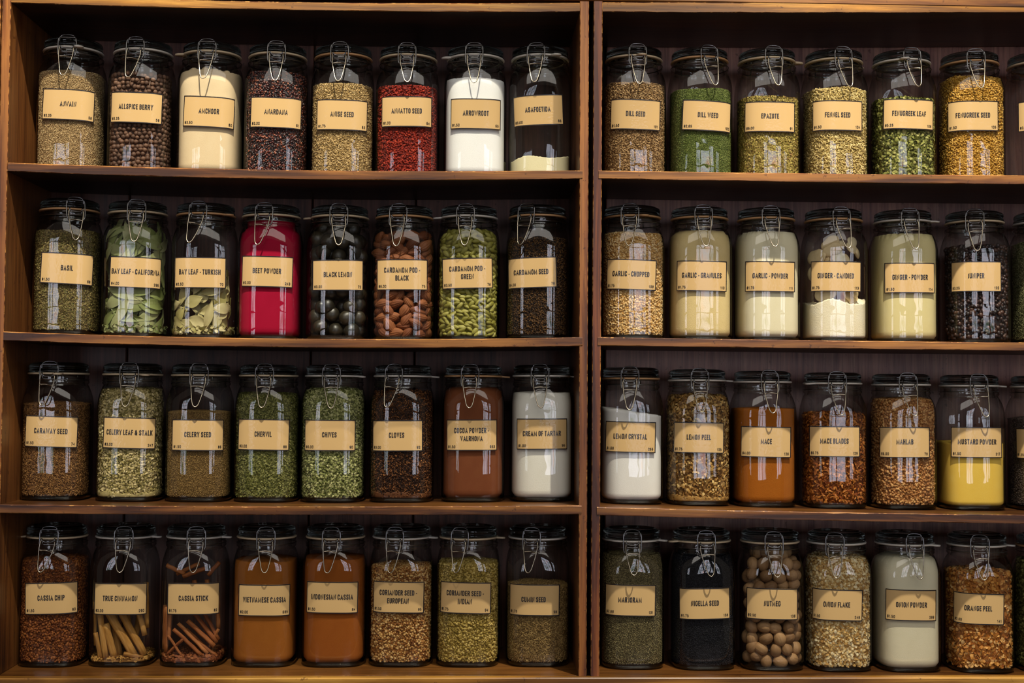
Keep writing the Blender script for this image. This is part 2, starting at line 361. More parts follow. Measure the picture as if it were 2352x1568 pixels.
# ------------------------------------------------------------------ condensed lettering
O_ = [(0, .2), (.1, .06), (.32, 0), (.68, 0), (.9, .06), (1, .2), (1, .8), (.9, .94), (.68, 1), (.32, 1), (.1, .94), (0, .8), (0, .2)]
GL = {
 'A': (.50, [[(0, 0), (.5, 1), (1, 0)], [(.17, .27), (.83, .27)]]),
 'B': (.45, [[(0, 0), (0, 1), (.65, 1), (.95, .9), (.98, .72), (.9, .58), (.6, .52), (0, .52)], [(.6, .52), (.95, .42), (1, .25), (.92, .07), (.6, 0), (0, 0)]]),
 'C': (.44, [[(1, .68), (1, .8), (.9, .94), (.68, 1), (.32, 1), (.1, .94), (0, .8), (0, .2), (.1, .06), (.32, 0), (.68, 0), (.9, .06), (1, .2), (1, .32)]]),
 'D': (.45, [[(0, 0), (0, 1), (.55, 1), (.88, .92), (1, .78), (1, .22), (.88, .08), (.55, 0), (0, 0)]]),
 'E': (.36, [[(1, 0), (0, 0), (0, 1), (1, 1)], [(0, .52), (.85, .52)]]),
 'F': (.36, [[(0, 0), (0, 1), (1, 1)], [(0, .5), (.85, .5)]]),
 'G': (.46, [[(1, .74), (1, .8), (.9, .94), (.68, 1), (.32, 1), (.1, .94), (0, .8), (0, .2), (.1, .06), (.32, 0), (.6, 0), (.85, .06), (1, .22), (1, .45), (.6, .45)]]),
 'H': (.46, [[(0, 0), (0, 1)], [(1, 0), (1, 1)], [(0, .52), (1, .52)]]),
 'I': (.18, [[(.5, 0), (.5, 1)]]),
 'J': (.30, [[(1, 1), (1, .2), (.85, .05), (.5, 0), (0, 0)]]),
 'K': (.47, [[(0, 0), (0, 1)], [(1, 1), (.1, .42)], [(.32, .58), (1, 0)]]),
 'L': (.35, [[(0, 1), (0, 0), (1, 0)]]),
 'M': (.60, [[(0, 0), (0, 1), (.5, .12), (1, 1), (1, 0)]]),
 'N': (.47, [[(0, 0), (0, 1), (1, 0), (1, 1)]]),
 'O': (.45, [O_]),
 'P': (.44, [[(0, 0), (0, 1), (.65, 1), (.93, .92), (1, .75), (.93, .56), (.65, .46), (0, .46)]]),
 'R': (.46, [[(0, 0), (0, 1), (.65, 1), (.93, .92), (1, .75), (.93, .6), (.65, .5), (0, .5)], [(.55, .5), (1, 0)]]),
 'S': (.43, [[(1, .74), (.98, .88), (.75, 1), (.28, 1), (.05, .9), (0, .74), (.12, .6), (.86, .4), (1, .26), (.95, .1), (.72, 0), (.25, 0), (.03, .1), (0, .28)]]),
 'T': (.40, [[(0, 1), (1, 1)], [(.5, 1), (.5, 0)]]),
 'U': (.45, [[(0, 1), (0, .2), (.1, .06), (.32, 0), (.68, 0), (.9, .06), (1, .2), (1, 1)]]),
 'V': (.48, [[(0, 1), (.5, 0), (1, 1)]]),
 'W': (.68, [[(0, 1), (.24, 0), (.5, .95), (.76, 0), (1, 1)]]),
 'Y': (.46, [[(0, 1), (.5, .45), (1, 1)], [(.5, .45), (.5, 0)]]),
 'Z': (.40, [[(0, 1), (1, 1), (0, 0), (1, 0)]]),
 '-': (.20, [[(0, .4), (1, .4)]]),
 '&': (.50, [[(1, 0), (.2, .7), (.22, .9), (.45, 1), (.68, .9), (.65, .7), (.15, .42), (0, .22), (.15, .04), (.45, 0), (.8, .12), (1, .45)]]),
 '.': (.14, [[(.5, 0), (.5, .02)]]),
 '$': (.52, [[(1, .74), (.9, .86), (.6, .9), (.28, .9), (.05, .8), (0, .68), (.15, .58), (.86, .42), (1, .3), (.95, .18), (.72, .1), (.25, .1), (.03, .18), (0, .3)], [(.5, -.04), (.5, 1.04)]]),
 '0': (.50, [O_]),
 '1': (.36, [[(.1, .78), (.7, 1), (.7, 0)]]),
 '2': (.50, [[(0, .74), (.1, .92), (.4, 1), (.7, .97), (.97, .82), (.95, .62), (.75, .42), (0, 0), (1, 0)]]),
 '3': (.50, [[(0, .8), (.15, .95), (.45, 1), (.8, .95), (.95, .78), (.85, .6), (.4, .53), (.85, .45), (1, .26), (.88, .08), (.5, 0), (.12, .06), (0, .22)]]),
 '4': (.52, [[(.75, 0), (.75, 1), (0, .3), (1, .3)]]),
 '5': (.50, [[(.92, 1), (.15, 1), (.05, .5), (.35, .62), (.75, .6), (1, .4), (.95, .15), (.6, 0), (.2, .02), (0, .18)]]),
 '6': (.50, [[(.93, .85), (.7, 1), (.35, 1), (.08, .82), (0, .5), (0, .25), (.15, .05), (.5, 0), (.85, .06), (1, .28), (.9, .52), (.5, .6), (.1, .48)]]),
 '7': (.50, [[(0, 1), (1, 1), (.35, 0)]]),
 '8': (.50, [[(.5, .53), (.12, .65), (.08, .85), (.5, 1), (.92, .85), (.88, .65), (.5, .53), (.05, .4), (0, .18), (.2, .02), (.5, 0), (.8, .02), (1, .18), (.95, .4), (.5, .53)]]),
 '9': (.50, [[(.07, .15), (.3, 0), (.65, 0), (.92, .18), (1, .5), (1, .75), (.85, .95), (.5, 1), (.15, .94), (0, .72), (.1, .48), (.5, .4), (.9, .52)]]),
}
def ribbon(pts, t):
    P = [np.array(p_, float) for p_ in pts]; closed = np.allclose(P[0], P[-1])
    if closed: P = P[:-1]
    n = len(P); V = []; Fc = []
    for i in range(n):
        a = P[(i-1) % n] if (closed or i > 0) else None; c = P[(i+1) % n] if (closed or i < n-1) else None
        d1 = (P[i]-a)/np.linalg.norm(P[i]-a) if a is not None else None
        d2 = (c-P[i])/np.linalg.norm(c-P[i]) if c is not None else None
        if d1 is None: d1 = d2
        if d2 is None: d2 = d1
        n1 = np.array([-d1[1], d1[0]]); n2 = np.array([-d2[1], d2[0]]); m = n1+n2; lm = np.linalg.norm(m)
        m = n1 if lm < 1e-3 else m/lm
        k_ = min(1/max(abs(float(m@n1)), 0.35), 1.7)
        V += [P[i]+m*t/2*k_, P[i]-m*t/2*k_]
    for i in range(n if closed else n-1):
        a, b_ = 2*i, 2*((i+1) % n); Fc.append((a, a+1, b_+1, b_))
    return V, Fc
def text_shape(txt, cap, t=0.165, gap=0.10, wscale=1.0, space=0.22):
    """returns verts (u,v), faces; u starts at 0; width"""
    V = []; Fc = []; x = 0.0
    for ch in txt:
        if ch == ' ': x += space*wscale; continue
        wd, strokes = GL[ch]; wd *= wscale
        tt = t
        bw = max(wd-tt, 0.001)
        for s_ in strokes:
            pts = [(x+tt/2+p_[0]*bw, tt/2+p_[1]*(1-tt)) for p_ in s_]
            v, f = ribbon(pts, tt)
            # square the open ends out to the full cap height
            if not np.allclose(pts[0], pts[-1]):
                for e, q in ((0, 1), (-1, -2)):
                    d = np.array(pts[e])-np.array(pts[q]); l_ = np.linalg.norm(d)
                    if l_ > 0 and ch not in 'CGSJ3569' and (abs(d[1])/l_ > 0.75 or len(pts) == 2 or ch in 'EFLTZ27'):
                        d = d/l_*tt/2
                        idx = (0, 1) if e == 0 else (len(v)-2, len(v)-1)
                        for j in idx: v[j] = v[j]+d
            b0 = len(V); V += [tuple(q_) for q_ in v]; Fc += [tuple(b0+i for i in f_) for f_ in f]
        x += wd+gap
    return [(a*cap, b_*cap) for a, b_ in V], Fc, (x-gap)*cap

LW, LH = 0.0885, 0.0525   # sticker size
def on_jar(u, v, s0, z0, tilt, off):
    """sticker coordinates -> jar-local 3D on the curved front"""
    ct, st = math.cos(tilt), math.sin(tilt)
    s = s0+u*ct-v*st; z = z0+u*st+v*ct
    th = float(th_of_s(s)); r_ = float(sup(th)); nx, ny = nrm_of_th(th)
    return (r_*math.sin(th)+nx*off, -r_*math.cos(th)+ny*off, z)
def sticker(parent, lines, price, num, s0, z0, tilt):
    nu, nv = 24, 3
    V = []; Fc = []
    for off in (0.00012, 0.0005):
        for j in range(nv):
            for i in range(nu): V.append(on_jar((i/(nu-1)-.5)*LW, (j/(nv-1)-.5)*LH, s0, z0, tilt, off))
    N = nu*nv
    for j in range(nv-1):
        for i in range(nu-1):
            a = j*nu+i; Fc += [(a, a+nu, a+nu+1, a+1), (N+a, N+a+1, N+a+nu+1, N+a+nu)]
    per = [i for i in range(nu)]+[j*nu+nu-1 for j in range(1, nv)]+[(nv-1)*nu+i for i in range(nu-2, -1, -1)]+[j*nu for j in range(nv-2, 0, -1)]
    for a, b_ in zip(per, per[1:]+per[:1]):
        n0 = len(V); V += [V[a], V[b_], V[N+b_], V[N+a]]; Fc.append((n0, n0+1, n0+2, n0+3))
    lab = ob('paper_label', mkmesh('paper_label', V, Fc, KRAFT, True), parent)
    # border
    V = []; Fc = []; t = 0.0015; off = 0.00082
    def strip(u0, v0, u1, v1, nn):
        b0 = len(V)
        for i in range(nn+1):
            f_ = i/nn
            if abs(u1-u0) > abs(v1-v0):
                u = u0+(u1-u0)*f_; V.append(on_jar(u, v0, s0, z0, tilt, off)); V.append(on_jar(u, v1, s0, z0, tilt, off))
            else:
                v = v0+(v1-v0)*f_; V.append(on_jar(u0, v, s0, z0, tilt, off)); V.append(on_jar(u1, v, s0, z0, tilt, off))
            if i: Fc.append((b0+2*i-2, b0+2*i, b0+2*i+1, b0+2*i-1))
    h, v_ = LW/2, LH/2
    strip(-h, v_, h, v_-t, 23); strip(-h, -v_+t, h, -v_, 23); strip(-h, v_, -h+t, -v_, 3); strip(h-t, v_, h, -v_, 3)
    ob('label_border', mkmesh('label_border', V, Fc, INK), lab)
    V = []; Fc = []
    cap = 0.0086; lead = 0.0135
    for li, tx in enumerate(lines):
        v2, f2, wd = text_shape(tx, cap)
        yb = (0.0 if len(lines) == 1 else (lead/2 if li == 0 else -lead/2))-cap/2+0.0012
        sx = min(1.0, (LW-0.006)/wd)
        b0 = len(V); V += [on_jar((a-wd/2)*sx, b_+yb, s0, z0, tilt, 0.00092) for a, b_ in v2]; Fc += [tuple(b0+i for i in f_) for f_ in f2]
    ob('product_name', mkmesh('product_name', V, Fc, INK), lab)
    for nm, tx, right_ in (('price_text', price, False), ('stock_number', num, True)):
        if not tx: continue
        v2, f2, wd = text_shape(tx, 0.0046, 0.17, 0.14, 1.12, 0.2)
        u0 = (LW/2-0.0045-wd) if right_ else (-LW/2+0.0038)
        ob(nm, mkmesh(nm, [on_jar(a+u0, b_-LH/2+0.0045, s0, z0, tilt, 0.00092) for a, b_ in v2], f2, INK), lab)
    return lab

# ------------------------------------------------------------------ contents
def spice_mat(name, cols, rough=0.7, fine=0.0, spec=0.3, fscale=900, big=0.12):
    k = NT(name); at = k.n('ShaderNodeAttribute', attribute_name='rnd')
    r = k.ramp([lin(c_) for c_ in cols]); tc = k.n('ShaderNodeTexCoord')
    nz = k.n('ShaderNodeTexNoise', i_Scale=60.0, i_Detail=3.0); k.l(tc, 'Object', nz, 'Vector')
    ad = k.n('ShaderNodeMath', operation='MULTIPLY_ADD', i_1=big*2, i_2=-big); k.l(nz, 0, ad, 0)
    a2 = k.n('ShaderNodeMath', operation='ADD'); k.l(at, 'Fac', a2, 0); k.l(ad, 0, a2, 1); k.l(a2, 0, r, 0)
    p = k.n('ShaderNodeBsdfPrincipled', i_Roughness=rough); p.inputs['Specular IOR Level'].default_value = spec
    k.l(r, 0, p, 'Base Color')
    if fine > 0:
        n2 = k.n('ShaderNodeTexNoise', i_Scale=fscale, i_Detail=3.0); k.l(tc, 'Object', n2, 'Vector')
        b = k.n('ShaderNodeBump', i_Strength=fine, i_Distance=0.001); k.l(n2, 0, b, 'Height'); k.l(b, 0, p, 'Normal')
    k.l(p, 0, k.out, 0); return k.m

def lowfreq(rng, amp):
    ph = rng.uniform(0, 2*PI, (5, 2)); fr = rng.uniform(25, 110, (5, 2)); am = rng.uniform(0.3, 1, 5); am = am/am.sum()*amp
    return lambda x, y: sum(am[i]*np.sin(fr[i, 0]*x+ph[i, 0])*np.sin(fr[i, 1]*y+ph[i, 1]) for i in range(5))
def top_fn(rng, zf, slope=0.0, dome=0.0, amp=0.002):
    nf = lowfreq(rng, amp)
    def f(x, y): return zf+slope*x+dome*(1-(x*x+y*y)/0.05**2)+nf(x, y)
    return f
def fill_mesh(rng, ztop, inset, z0=0.0078, nth=88, nz=26, lump=0.0):
    """closed body of the contents; returns V, faces quads"""
    t = np.linspace(-PI, PI, nth, endpoint=False); rings = []
    xr = sup(t)*0.85
    zt = ztop(xr*np.sin(t), -xr*np.cos(t))
    zt = np.minimum(zt, 0.206)
    if lump > 0: zt = zt+rng.normal(0, lump, nth)
    for j in range(nz):
        z = z0+(zt-z0)*(j/(nz-1)); rr = np.maximum(r_in(t, z, inset), 0.002)
        if j == 0: rr = rr-0.003
        rr = np.where(z > 0.19, np.minimum(rr, 0.0422-inset*0.3), rr)
        rings.append(np.stack([rr*np.sin(t), -rr*np.cos(t), z], 1))
    last = rings[-1]; rl = np.hypot(last[:, 0], last[:, 1])
    for q in (0.93, 0.8, 0.65, 0.5, 0.35, 0.2, 0.07):
        x, y = q*rl*np.sin(t), -q*rl*np.cos(t)
        z = np.minimum(ztop(x, y), 0.208)+ (rng.normal(0, lump, nth) if lump > 0 else 0)
        rings.append(np.stack([x, y, z], 1))
    V = np.concatenate(rings); n = len(rings)
    i = np.arange(nth); Q = []
    for j in range(n-1): Q.append(np.stack([j*nth+i, j*nth+(i+1) % nth, (j+1)*nth+(i+1) % nth, (j+1)*nth+i], 1))
    caps = np.array([list(range((n-1)*nth, n*nth))])
    bot = np.array([list(range(nth))[::-1]])
    return V, [np.concatenate(Q), caps, bot]

def proto(shape):
    if shape == 'oct':
        V = np.array([(1, 0, 0), (-1, 0, 0), (0, 1, 0), (0, -1, 0), (0, 0, 1), (0, 0, -1)], float)*0.5
        Fq = np.array([(0, 2, 4), (2, 1, 4), (1, 3, 4), (3, 0, 4), (2, 0, 5), (1, 2, 5), (3, 1, 5), (0, 3, 5)])
    elif shape in ('ell', 'bent', 'sph'):
        nl, ns = (4, 6) if shape != 'sph' else (5, 8); V = [(-.5, 0, 0)]
        for i in range(1, nl):
            a = PI*i/nl; x = -math.cos(a)*.5; r_ = math.sin(a)*.5
            for j in range(ns):
                b_ = 2*PI*j/ns; V.append((x, r_*math.cos(b_), r_*math.sin(b_)))
        V.append((.5, 0, 0)); V = np.array(V); Fq = []; L = len(V)-1
        for j in range(ns):
            Fq.append((0, 1+(j+1) % ns, 1+j, 0)); 
            Fq.append((L, L-ns+j, L-ns+(j+1) % ns, L))
        tri = np.array([(f[0], f[1], f[2]) for f in Fq]); quads = []
        for i in range(nl-2):
            for j in range(ns):
                a = 1+i*ns+j; b_ = 1+i*ns+(j+1) % ns; quads.append((a, b_, b_+ns, a+ns))
        tr2 = [(q[0], q[1], q[2]) for q in quads]+[(q[0], q[2], q[3]) for q in quads]
        Fq = np.concatenate([tri, np.array(tr2)])
        if shape == 'bent': V[:, 1] += 1.3*(V[:, 0]**2)-0.12
    elif shape == 'flake':
        V = []; 
        for i in range(3):
            for j in range(3):
                x, y = i/2-.5, j/2-.5; s_ = 1.0 if (i == 1 or j == 1) else 0.72
                V.append((x*s_, y*s_, 0.5*(1-4*x*x)+0.25*y))
        V = np.array(V); q = [(i*3+j, i*3+j+1, i*3+j+4, i*3+j+3) for i in range(2) for j in range(2)]
        Fq = np.array([(a[0], a[1], a[2]) for a in q]+[(a[0], a[2], a[3]) for a in q])
    elif shape == 'curl':
        V = []; n = 6
        for i in range(n):
            t = i/(n-1)-.5; a = t*3.6
            for j in (-.5, .5): V.append((math.sin(a)*.5, j*(1-abs(t)*.9)+0.5*t, math.cos(a)*.9-.3+0.25*math.sin(7*t)))
        V = np.array(V); q = [(2*i, 2*i+1, 2*i+3, 2*i+2) for i in range(n-1)]
        Fq = np.array([(a[0], a[1], a[2]) for a in q]+[(a[0], a[2], a[3]) for a in q])
    elif shape == 'clove':
        a, f1 = proto('oct'); b_ = a*np.array([1, .55, .55]); c = a*np.array([.3, 1.25, 1.25])+np.array([.45, 0, 0])
        V = np.concatenate([b_, c]); Fq = np.concatenate([f1, f1+6])
    return V, Fq

def scatter(rng, ztop, size, shape, dens=1.0, depth=0.0012, z0=0.009, zmax=None, inset=0.0030, srange=0.105, tiltj=0.35, top=True, sizej=0.25, align=0.0):
    """grains lying against the inside of the glass and on the top of the fill"""
    l_, w_, t_ = [q*0.001 for q in size]
    cell = math.sqrt(l_*w_*0.62/dens)
    n_s = int(2*srange/cell); zhi = 0.206
    zz = np.arange(z0, zhi, cell); ss = (np.arange(n_s)+.5)*cell-srange
    S, Z = np.meshgrid(ss, zz); S = (S+rng.uniform(-.5, .5, S.shape)*cell).ravel(); Z = (Z+rng.uniform(-.5, .5, Z.shape)*cell).ravel()
    th = th_of_s(S); ins = inset+t_*0.5+rng.uniform(0, depth, len(S))
    rr = r_in(th, Z, ins); rr = np.where(Z > 0.19, np.minimum(rr, 0.0415-t_), rr)
    x, y = rr*np.sin(th), -rr*np.cos(th)
    lim = ztop(x, y) if zmax is None else np.minimum(ztop(x, y), zmax)
    ok = (Z < lim) & (Z > z0)
    P = np.stack([x, y, Z], 1)[ok]; nx, ny = nrm_of_th(th[ok])
    N = np.stack([nx, ny, np.zeros_like(nx)], 1)
    sh = np.clip((P[:, 2]-ZS0)/(ZS1-ZS0), 0, 1); N[:, 2] = sh*0.8; N /= np.linalg.norm(N, axis=1)[:, None]
    if top and zmax is None:
        g_ = np.arange(-0.05, 0.05, cell); X, Y = np.meshgrid(g_, g_); X = (X+rng.uniform(-.5, .5, X.shape)*cell).ravel(); Y = (Y+rng.uniform(-.5, .5, Y.shape)*cell).ravel()
        zt = ztop(X, Y); t2 = np.arctan2(X, -Y); rl = r_in(t2, zt, inset+t_)
        rl = np.where(zt > 0.19, 0.0405, rl)
        k_ = (np.hypot(X, Y) < rl) & (zt < 0.208)
        if k_.any():
            PT = np.stack([X, Y, zt], 1)[k_]; NT_ = np.tile([0, 0, 1.0], (len(PT), 1))
            P = np.concatenate([P, PT]); N = np.concatenate([N, NT_])
    n = len(P)
    up = np.where(np.abs(N[:, 2:3]) > 0.9, np.array([[0, 1.0, 0]]), np.array([[0, 0, 1.0]]))
    T = np.cross(up, N); T /= np.linalg.norm(T, axis=1)[:, None]; B = np.cross(N, T)
    a = rng.uniform(0, 2*PI, n) if align == 0 else rng.normal(0, align, n)
    e1 = T*np.cos(a)[:, None]+B*np.sin(a)[:, None]; e2 = -T*np.sin(a)[:, None]+B*np.cos(a)[:, None]
    tl = rng.normal(0, tiltj, n); c, s = np.cos(tl)[:, None], np.sin(tl)[:, None]
    e1b = e1*c+N*s; e3 = N*c-e1*s
    tl = rng.normal(0, tiltj*1.3, n); c, s = np.cos(tl)[:, None], np.sin(tl)[:, None]
    e2b = e2*c+e3*s; e3b = e3*c-e2*s
    pv, pf = proto(shape); m = len(pv)
    sz = (1+rng.uniform(-sizej, sizej, n))[:, None, None]
    L = pv*np.array([l_, w_, t_])
    W = (L[None, :, 0:1]*e1b[:, None, :]+L[None, :, 1:2]*e2b[:, None, :]+L[None, :, 2:3]*e3b[:, None, :])*sz+P[:, None, :]
    # nothing may poke through the glass
    W = W.reshape(-1, 3); t3 = np.arctan2(W[:, 0], -W[:, 1]); rl = r_in(t3, W[:, 2], 0.0022); rl = np.where(W[:, 2] > 0.19, np.minimum(rl, 0.0418), rl)
    rw = np.hypot(W[:, 0], W[:, 1]); f_ = np.minimum(1, rl/np.maximum(rw, 1e-5)); W[:, 0] *= f_; W[:, 1] *= f_
    W[:, 2] = np.maximum(W[:, 2], 0.0075)
    FF = (pf[None]+(np.arange(n)*m)[:, None, None]).reshape(-1, pf.shape[1])
    rn = np.repeat(rng.uniform(0, 1, n), m)
    return W, FF, rn

# ------------------------------------------------------------------ joinery
DEP = 0.235
def prism(name, rings_fn, n, mat, worn, cham=0.0010, parent=None):
    """board running along X: rings_fn(f)->(x, ztop, zbot); y0..y1 cross-section with worn front edges"""
    V = []; Fc = []; mi = []
    for i in range(n+1):
        x, zt, zb, y0, y1 = rings_fn(i/n)
        jt = cham*(1+0.5*math.sin(i*2.7)+0.4*math.sin(i*7.1)); 
        V += [(x, y0, zt-jt), (x, y0+jt, zt), (x, y1, zt), (x, y1, zb), (x, y0+jt*0.8, zb), (x, y0, zb+jt*0.8)]
    for i in range(n):
        a = i*6
        for j in range(6):
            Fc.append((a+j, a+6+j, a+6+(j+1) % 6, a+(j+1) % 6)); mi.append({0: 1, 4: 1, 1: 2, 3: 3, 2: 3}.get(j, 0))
    Fc.append((0, 1, 2, 3, 4, 5)); mi.append(0); Fc.append(tuple(n*6+j for j in (5, 4, 3, 2, 1, 0))); mi.append(0)
    return ob(name, mkmesh(name, V, Fc, [mat, worn, W_SURF, W_SHADE], False, mi), parent)

def quad3(p0, p1, p2):
    """interpolate three (px,py) measured points"""
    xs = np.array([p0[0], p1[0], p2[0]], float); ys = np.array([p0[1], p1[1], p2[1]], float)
    return np.polyfit(xs, ys, 2)
def board(name, top3, bot3, mat, parent, y0=0.0, y1=DEP-0.012, n=40, x0=None, x1=None):
    ct, cb = quad3(*top3), quad3(*bot3)
    a = x0 if x0 is not None else top3[0][0]; b_ = x1 if x1 is not None else top3[2][0]
    def f(t):
        px = a+(b_-a)*t
        x, zt = bp(px, np.polyval(ct, px), y0); _, zb = bp(px, np.polyval(cb, px), y0)
        return x, zt, zb, y0, y1
    prism(name, f, n, mat, W_EDGE, parent=parent)
    def surf(x):
        # z of the top surface at world x
        lo, hi = a, b_
        for _ in range(40):
            m = (lo+hi)/2
            if bp(m, np.polyval(ct, m), y0)[0] < x: lo = m
            else: hi = m
        return bp(lo, np.polyval(ct, lo), y0)[1]
    return surf
def upright(name, inner, outer, mat, parent, ytop, ybot, y0=0.0, y1=DEP, n=24):
    """inner/outer: ((px_top,py_top),(px_bot,py_bot)) of the front face edges"""
    V = []; Fc = []; mi = []
    (a0, b0), (a1, b1) = inner, outer
    def px_at(l_, py): 
        (xa, ya), (xb, yb) = l_; return xa+(xb-xa)*(py-ya)/(yb-ya)
    for i in range(n+1):
        py = ytop+(ybot-ytop)*i/n
        xl, z = bp(px_at(inner, py), py, y0); xr, _ = bp(px_at(outer, py), py, y0)
        if xl > xr: xl, xr = xr, xl
        c = 0.0008*(1+0.5*math.sin(i*3.1)+0.4*math.sin(i*8.3))
        V += [(xl, y0+c, z), (xl+c, y0, z), (xr-c, y0, z), (xr, y0+c, z), (xr, y1, z), (xl, y1, z)]
    for i in range(n):
        a = i*6
        for j in range(6):
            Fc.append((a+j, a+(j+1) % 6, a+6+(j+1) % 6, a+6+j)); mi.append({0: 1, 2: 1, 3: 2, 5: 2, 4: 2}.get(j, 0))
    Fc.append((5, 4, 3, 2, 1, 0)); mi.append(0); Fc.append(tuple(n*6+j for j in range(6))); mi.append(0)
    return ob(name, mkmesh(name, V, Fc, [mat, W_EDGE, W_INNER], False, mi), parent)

def unit(label, loc):
    t = bpy.data.objects.new('shelving_unit', None); COL.objects.link(t)
    return tag(t, label, 'shelves', 'dark wooden shelving units holding the spice jars')
UL = unit('wooden shelving unit with eight jars on each shelf, beside the dark gap', 0)
UR = unit('wooden shelving unit running out of the picture, its jars from dill seed to orange peel', 0)
# left unit
upright('side_panel', ((25, 10), (-8, 1540)), ((5, 10), (-28, 1540)), W_SIDE, UL, -40, 1553)
upright('side_panel', ((1332, 25), (1329, 1540)), ((1353, 25), (1347, 1540)), W_SIDE, UL, 3, 1552)
SH = {}
board('top_board', ((24, -13), (720, 5), (1336, 6)), ((24, 6), (720, 23.5), (1336, 27)), W_TOP, UL, y0=0.001, x0=24, x1=1332)
SH['L1'] = board('shelf', ((18, 373), (720, 391), (1338, 391)), ((18, 393), (720, 411.5), (1338, 410)), W_SHELF, UL, y0=-0.0015)
SH['L2'] = board('shelf', ((8, 761), (720, 778), (1338, 774)), ((8, 781.5), (720, 797.5), (1338, 794)), W_SHELF, UL, y0=-0.0015)
SH['L3'] = board('shelf', ((-5, 1158), (720, 1163), (1336, 1160.5)), ((-5, 1178), (720, 1182), (1336, 1180.5)), W_SHELF, UL, y0=-0.0015)
SH['L4'] = board('bottom_board', ((-10, 1553), (720, 1551.5), (1330, 1551.5)), ((-10, 1575), (720, 1574), (1330, 1574)), W_TOP, UL, y0=0.004)
# right unit
upright('side_panel', ((1384, 25), (1376.5, 1540)), ((1364, 25), (1357, 1540)), W_SIDE2, UR, 3, 1553)
upright('side_panel', ((2640, 25), (2660, 1540)), ((2661, 25), (2681, 1540)), W_SIDE2, UR, 3, 1568)
board('top_board', ((1383, 4.5), (1900, 5.5), (2650, 3)), ((1383, 27), (1900, 29), (2650, 26)), W_TOP, UR, y0=0.001)
SH['R1'] = board('shelf', ((1375, 391.5), (1900, 398.5), (2650, 405)), ((1375, 410), (1900, 418), (2650, 425)), W_SHELF, UR, y0=-0.0015)
SH['R2'] = board('shelf', ((1373, 773.7), (1900, 781.6), (2650, 788)), ((1373, 793), (1900, 800), (2650, 808)), W_SHELF, UR, y0=-0.0015)
SH['R3'] = board('shelf', ((1371, 1164), (1900, 1176), (2650, 1184)), ((1371, 1182.5), (1900, 1195), (2650, 1205)), W_SHELF, UR, y0=-0.0015)
SH['R4'] = board('bottom_board', ((1372, 1552.5), (1900, 1558), (2660, 1568)), ((1372, 1575), (1900, 1580), (2660, 1590)), W_TOP, UR, y0=0.004)
def back(parent, pxs, mat, name='back_board'):
    """vertical boards closing the back; pxs are seam positions measured at the back plane"""
    for a, b_ in zip(pxs, pxs[1:]):
        x0, z1 = bp(a, -60, DEP); x1, _ = bp(b_, -60, DEP); z0 = bp(a, 1580, 0)[1]
        g = 0.0012; y = DEP-0.008; V = [(x0+g, y+.0015, z0), (x0+g+.0015, y, z0), (x1-g-.0015, y, z0), (x1-g, y+.0015, z0), (x1-g, y+.010, z0), (x0+g, y+.010, z0)]
        V = V+[(v[0], v[1], z1) for v in V]
        Fc = [(i, (i+1) % 6, (i+1) % 6+6, i+6) for i in range(6)]+[(5, 4, 3, 2, 1, 0), (6, 7, 8, 9, 10, 11)]
        ob(name, mkmesh(name, V, Fc, mat), parent)
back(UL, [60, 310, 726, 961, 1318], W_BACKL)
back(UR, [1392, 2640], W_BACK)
# ledge below, rail above, neighbouring upright
def block(name, x0, x1, y0, y1, z0, z1, mat, parent=None, ch=0.002):
    V = []; Fc = []
    V = [(x0, y0+ch, z0), (x0, y0, z0+ch), (x0, y0, z1-ch), (x0, y0+ch, z1), (x0, y1, z1), (x0, y1, z0)]
    V += [(x1, v[1], v[2]) for v in V]
    Fc = [(i, i+6, (i+1) % 6+6, (i+1) % 6) for i in range(6)]+[(0, 1, 2, 3, 4, 5), (11, 10, 9, 8, 7, 6)]
    return ob(name, mkmesh(name, V, Fc, mat), parent)
zl = bp(1350, 1553, -0.006)[1]
led = block('wooden_ledge', -0.86, 1.6, -0.012, 0.0035, zl-0.045, bp(1350, 1556, -0.012)[1], W_TOP)
tag(led, 'golden wooden ledge running beneath both shelving units', 'ledge')
zr = bp(1350, 2.0, 0)[1]
cor = block('wooden_rail', -0.86, 1.6, 0.0, DEP+0.01, zr+0.001, zr+0.04, W_SHELF)
tag(cor, 'brown wooden rail lying across the tops of both shelving units', 'rail')
up = upright('wooden_upright', ((2, 0), (-32, 1540)), ((-40, 0), (-80, 1540)), W_TOP, None, -30, 1552)
tag(up, 'orange-brown wooden upright beside the ajwain shelf, mostly out of the picture', 'upright')
# room
room = []
def wallbox(name, x0, x1, y0, y1, z0, z1, mat, holes=None):
    V = [(x, y, z) for x in (x0, x1) for y in (y0, y1) for z in (z0, z1)]
    Fc = [(0, 1, 3, 2), (4, 6, 7, 5), (0, 4, 5, 1), (2, 3, 7, 6), (0, 2, 6, 4), (1, 5, 7, 3)]
    return tag(ob(name, mkmesh(name, V, Fc, mat)), kind='structure')
def plaster(name, c1, c2, rough=0.8):
    k = NT(name); tc = k.n('ShaderNodeTexCoord'); nz = k.n('ShaderNodeTexNoise', i_Scale=3.0, i_Detail=5.0); k.l(tc, 'Object', nz, 'Vector')
    r = k.ramp([lin(c1), lin(c2)], [.3, .7]); k.l(nz, 0, r, 0); p = k.n('ShaderNodeBsdfPrincipled', i_Roughness=rough); k.l(r, 0, p, 'Base Color'); k.l(p, 0, k.out, 0); return k.m
M_WALL = plaster('dark_wall_paint', '3A302A', '463A32'); M_REAR = plaster('shop_wall_paint', '6A5F55', '7A6E62'); M_FLOOR = plaster('floor_boards', '4A3828', '5E4833', 0.5)
wallbox('wall_back', -4.5, 4.5, DEP+0.012, DEP+0.1, 0, 3.6, M_WALL)
wallbox('floor', -4.5, 4.5, -6.2, DEP+0.1, -0.1, 0, M_FLOOR)
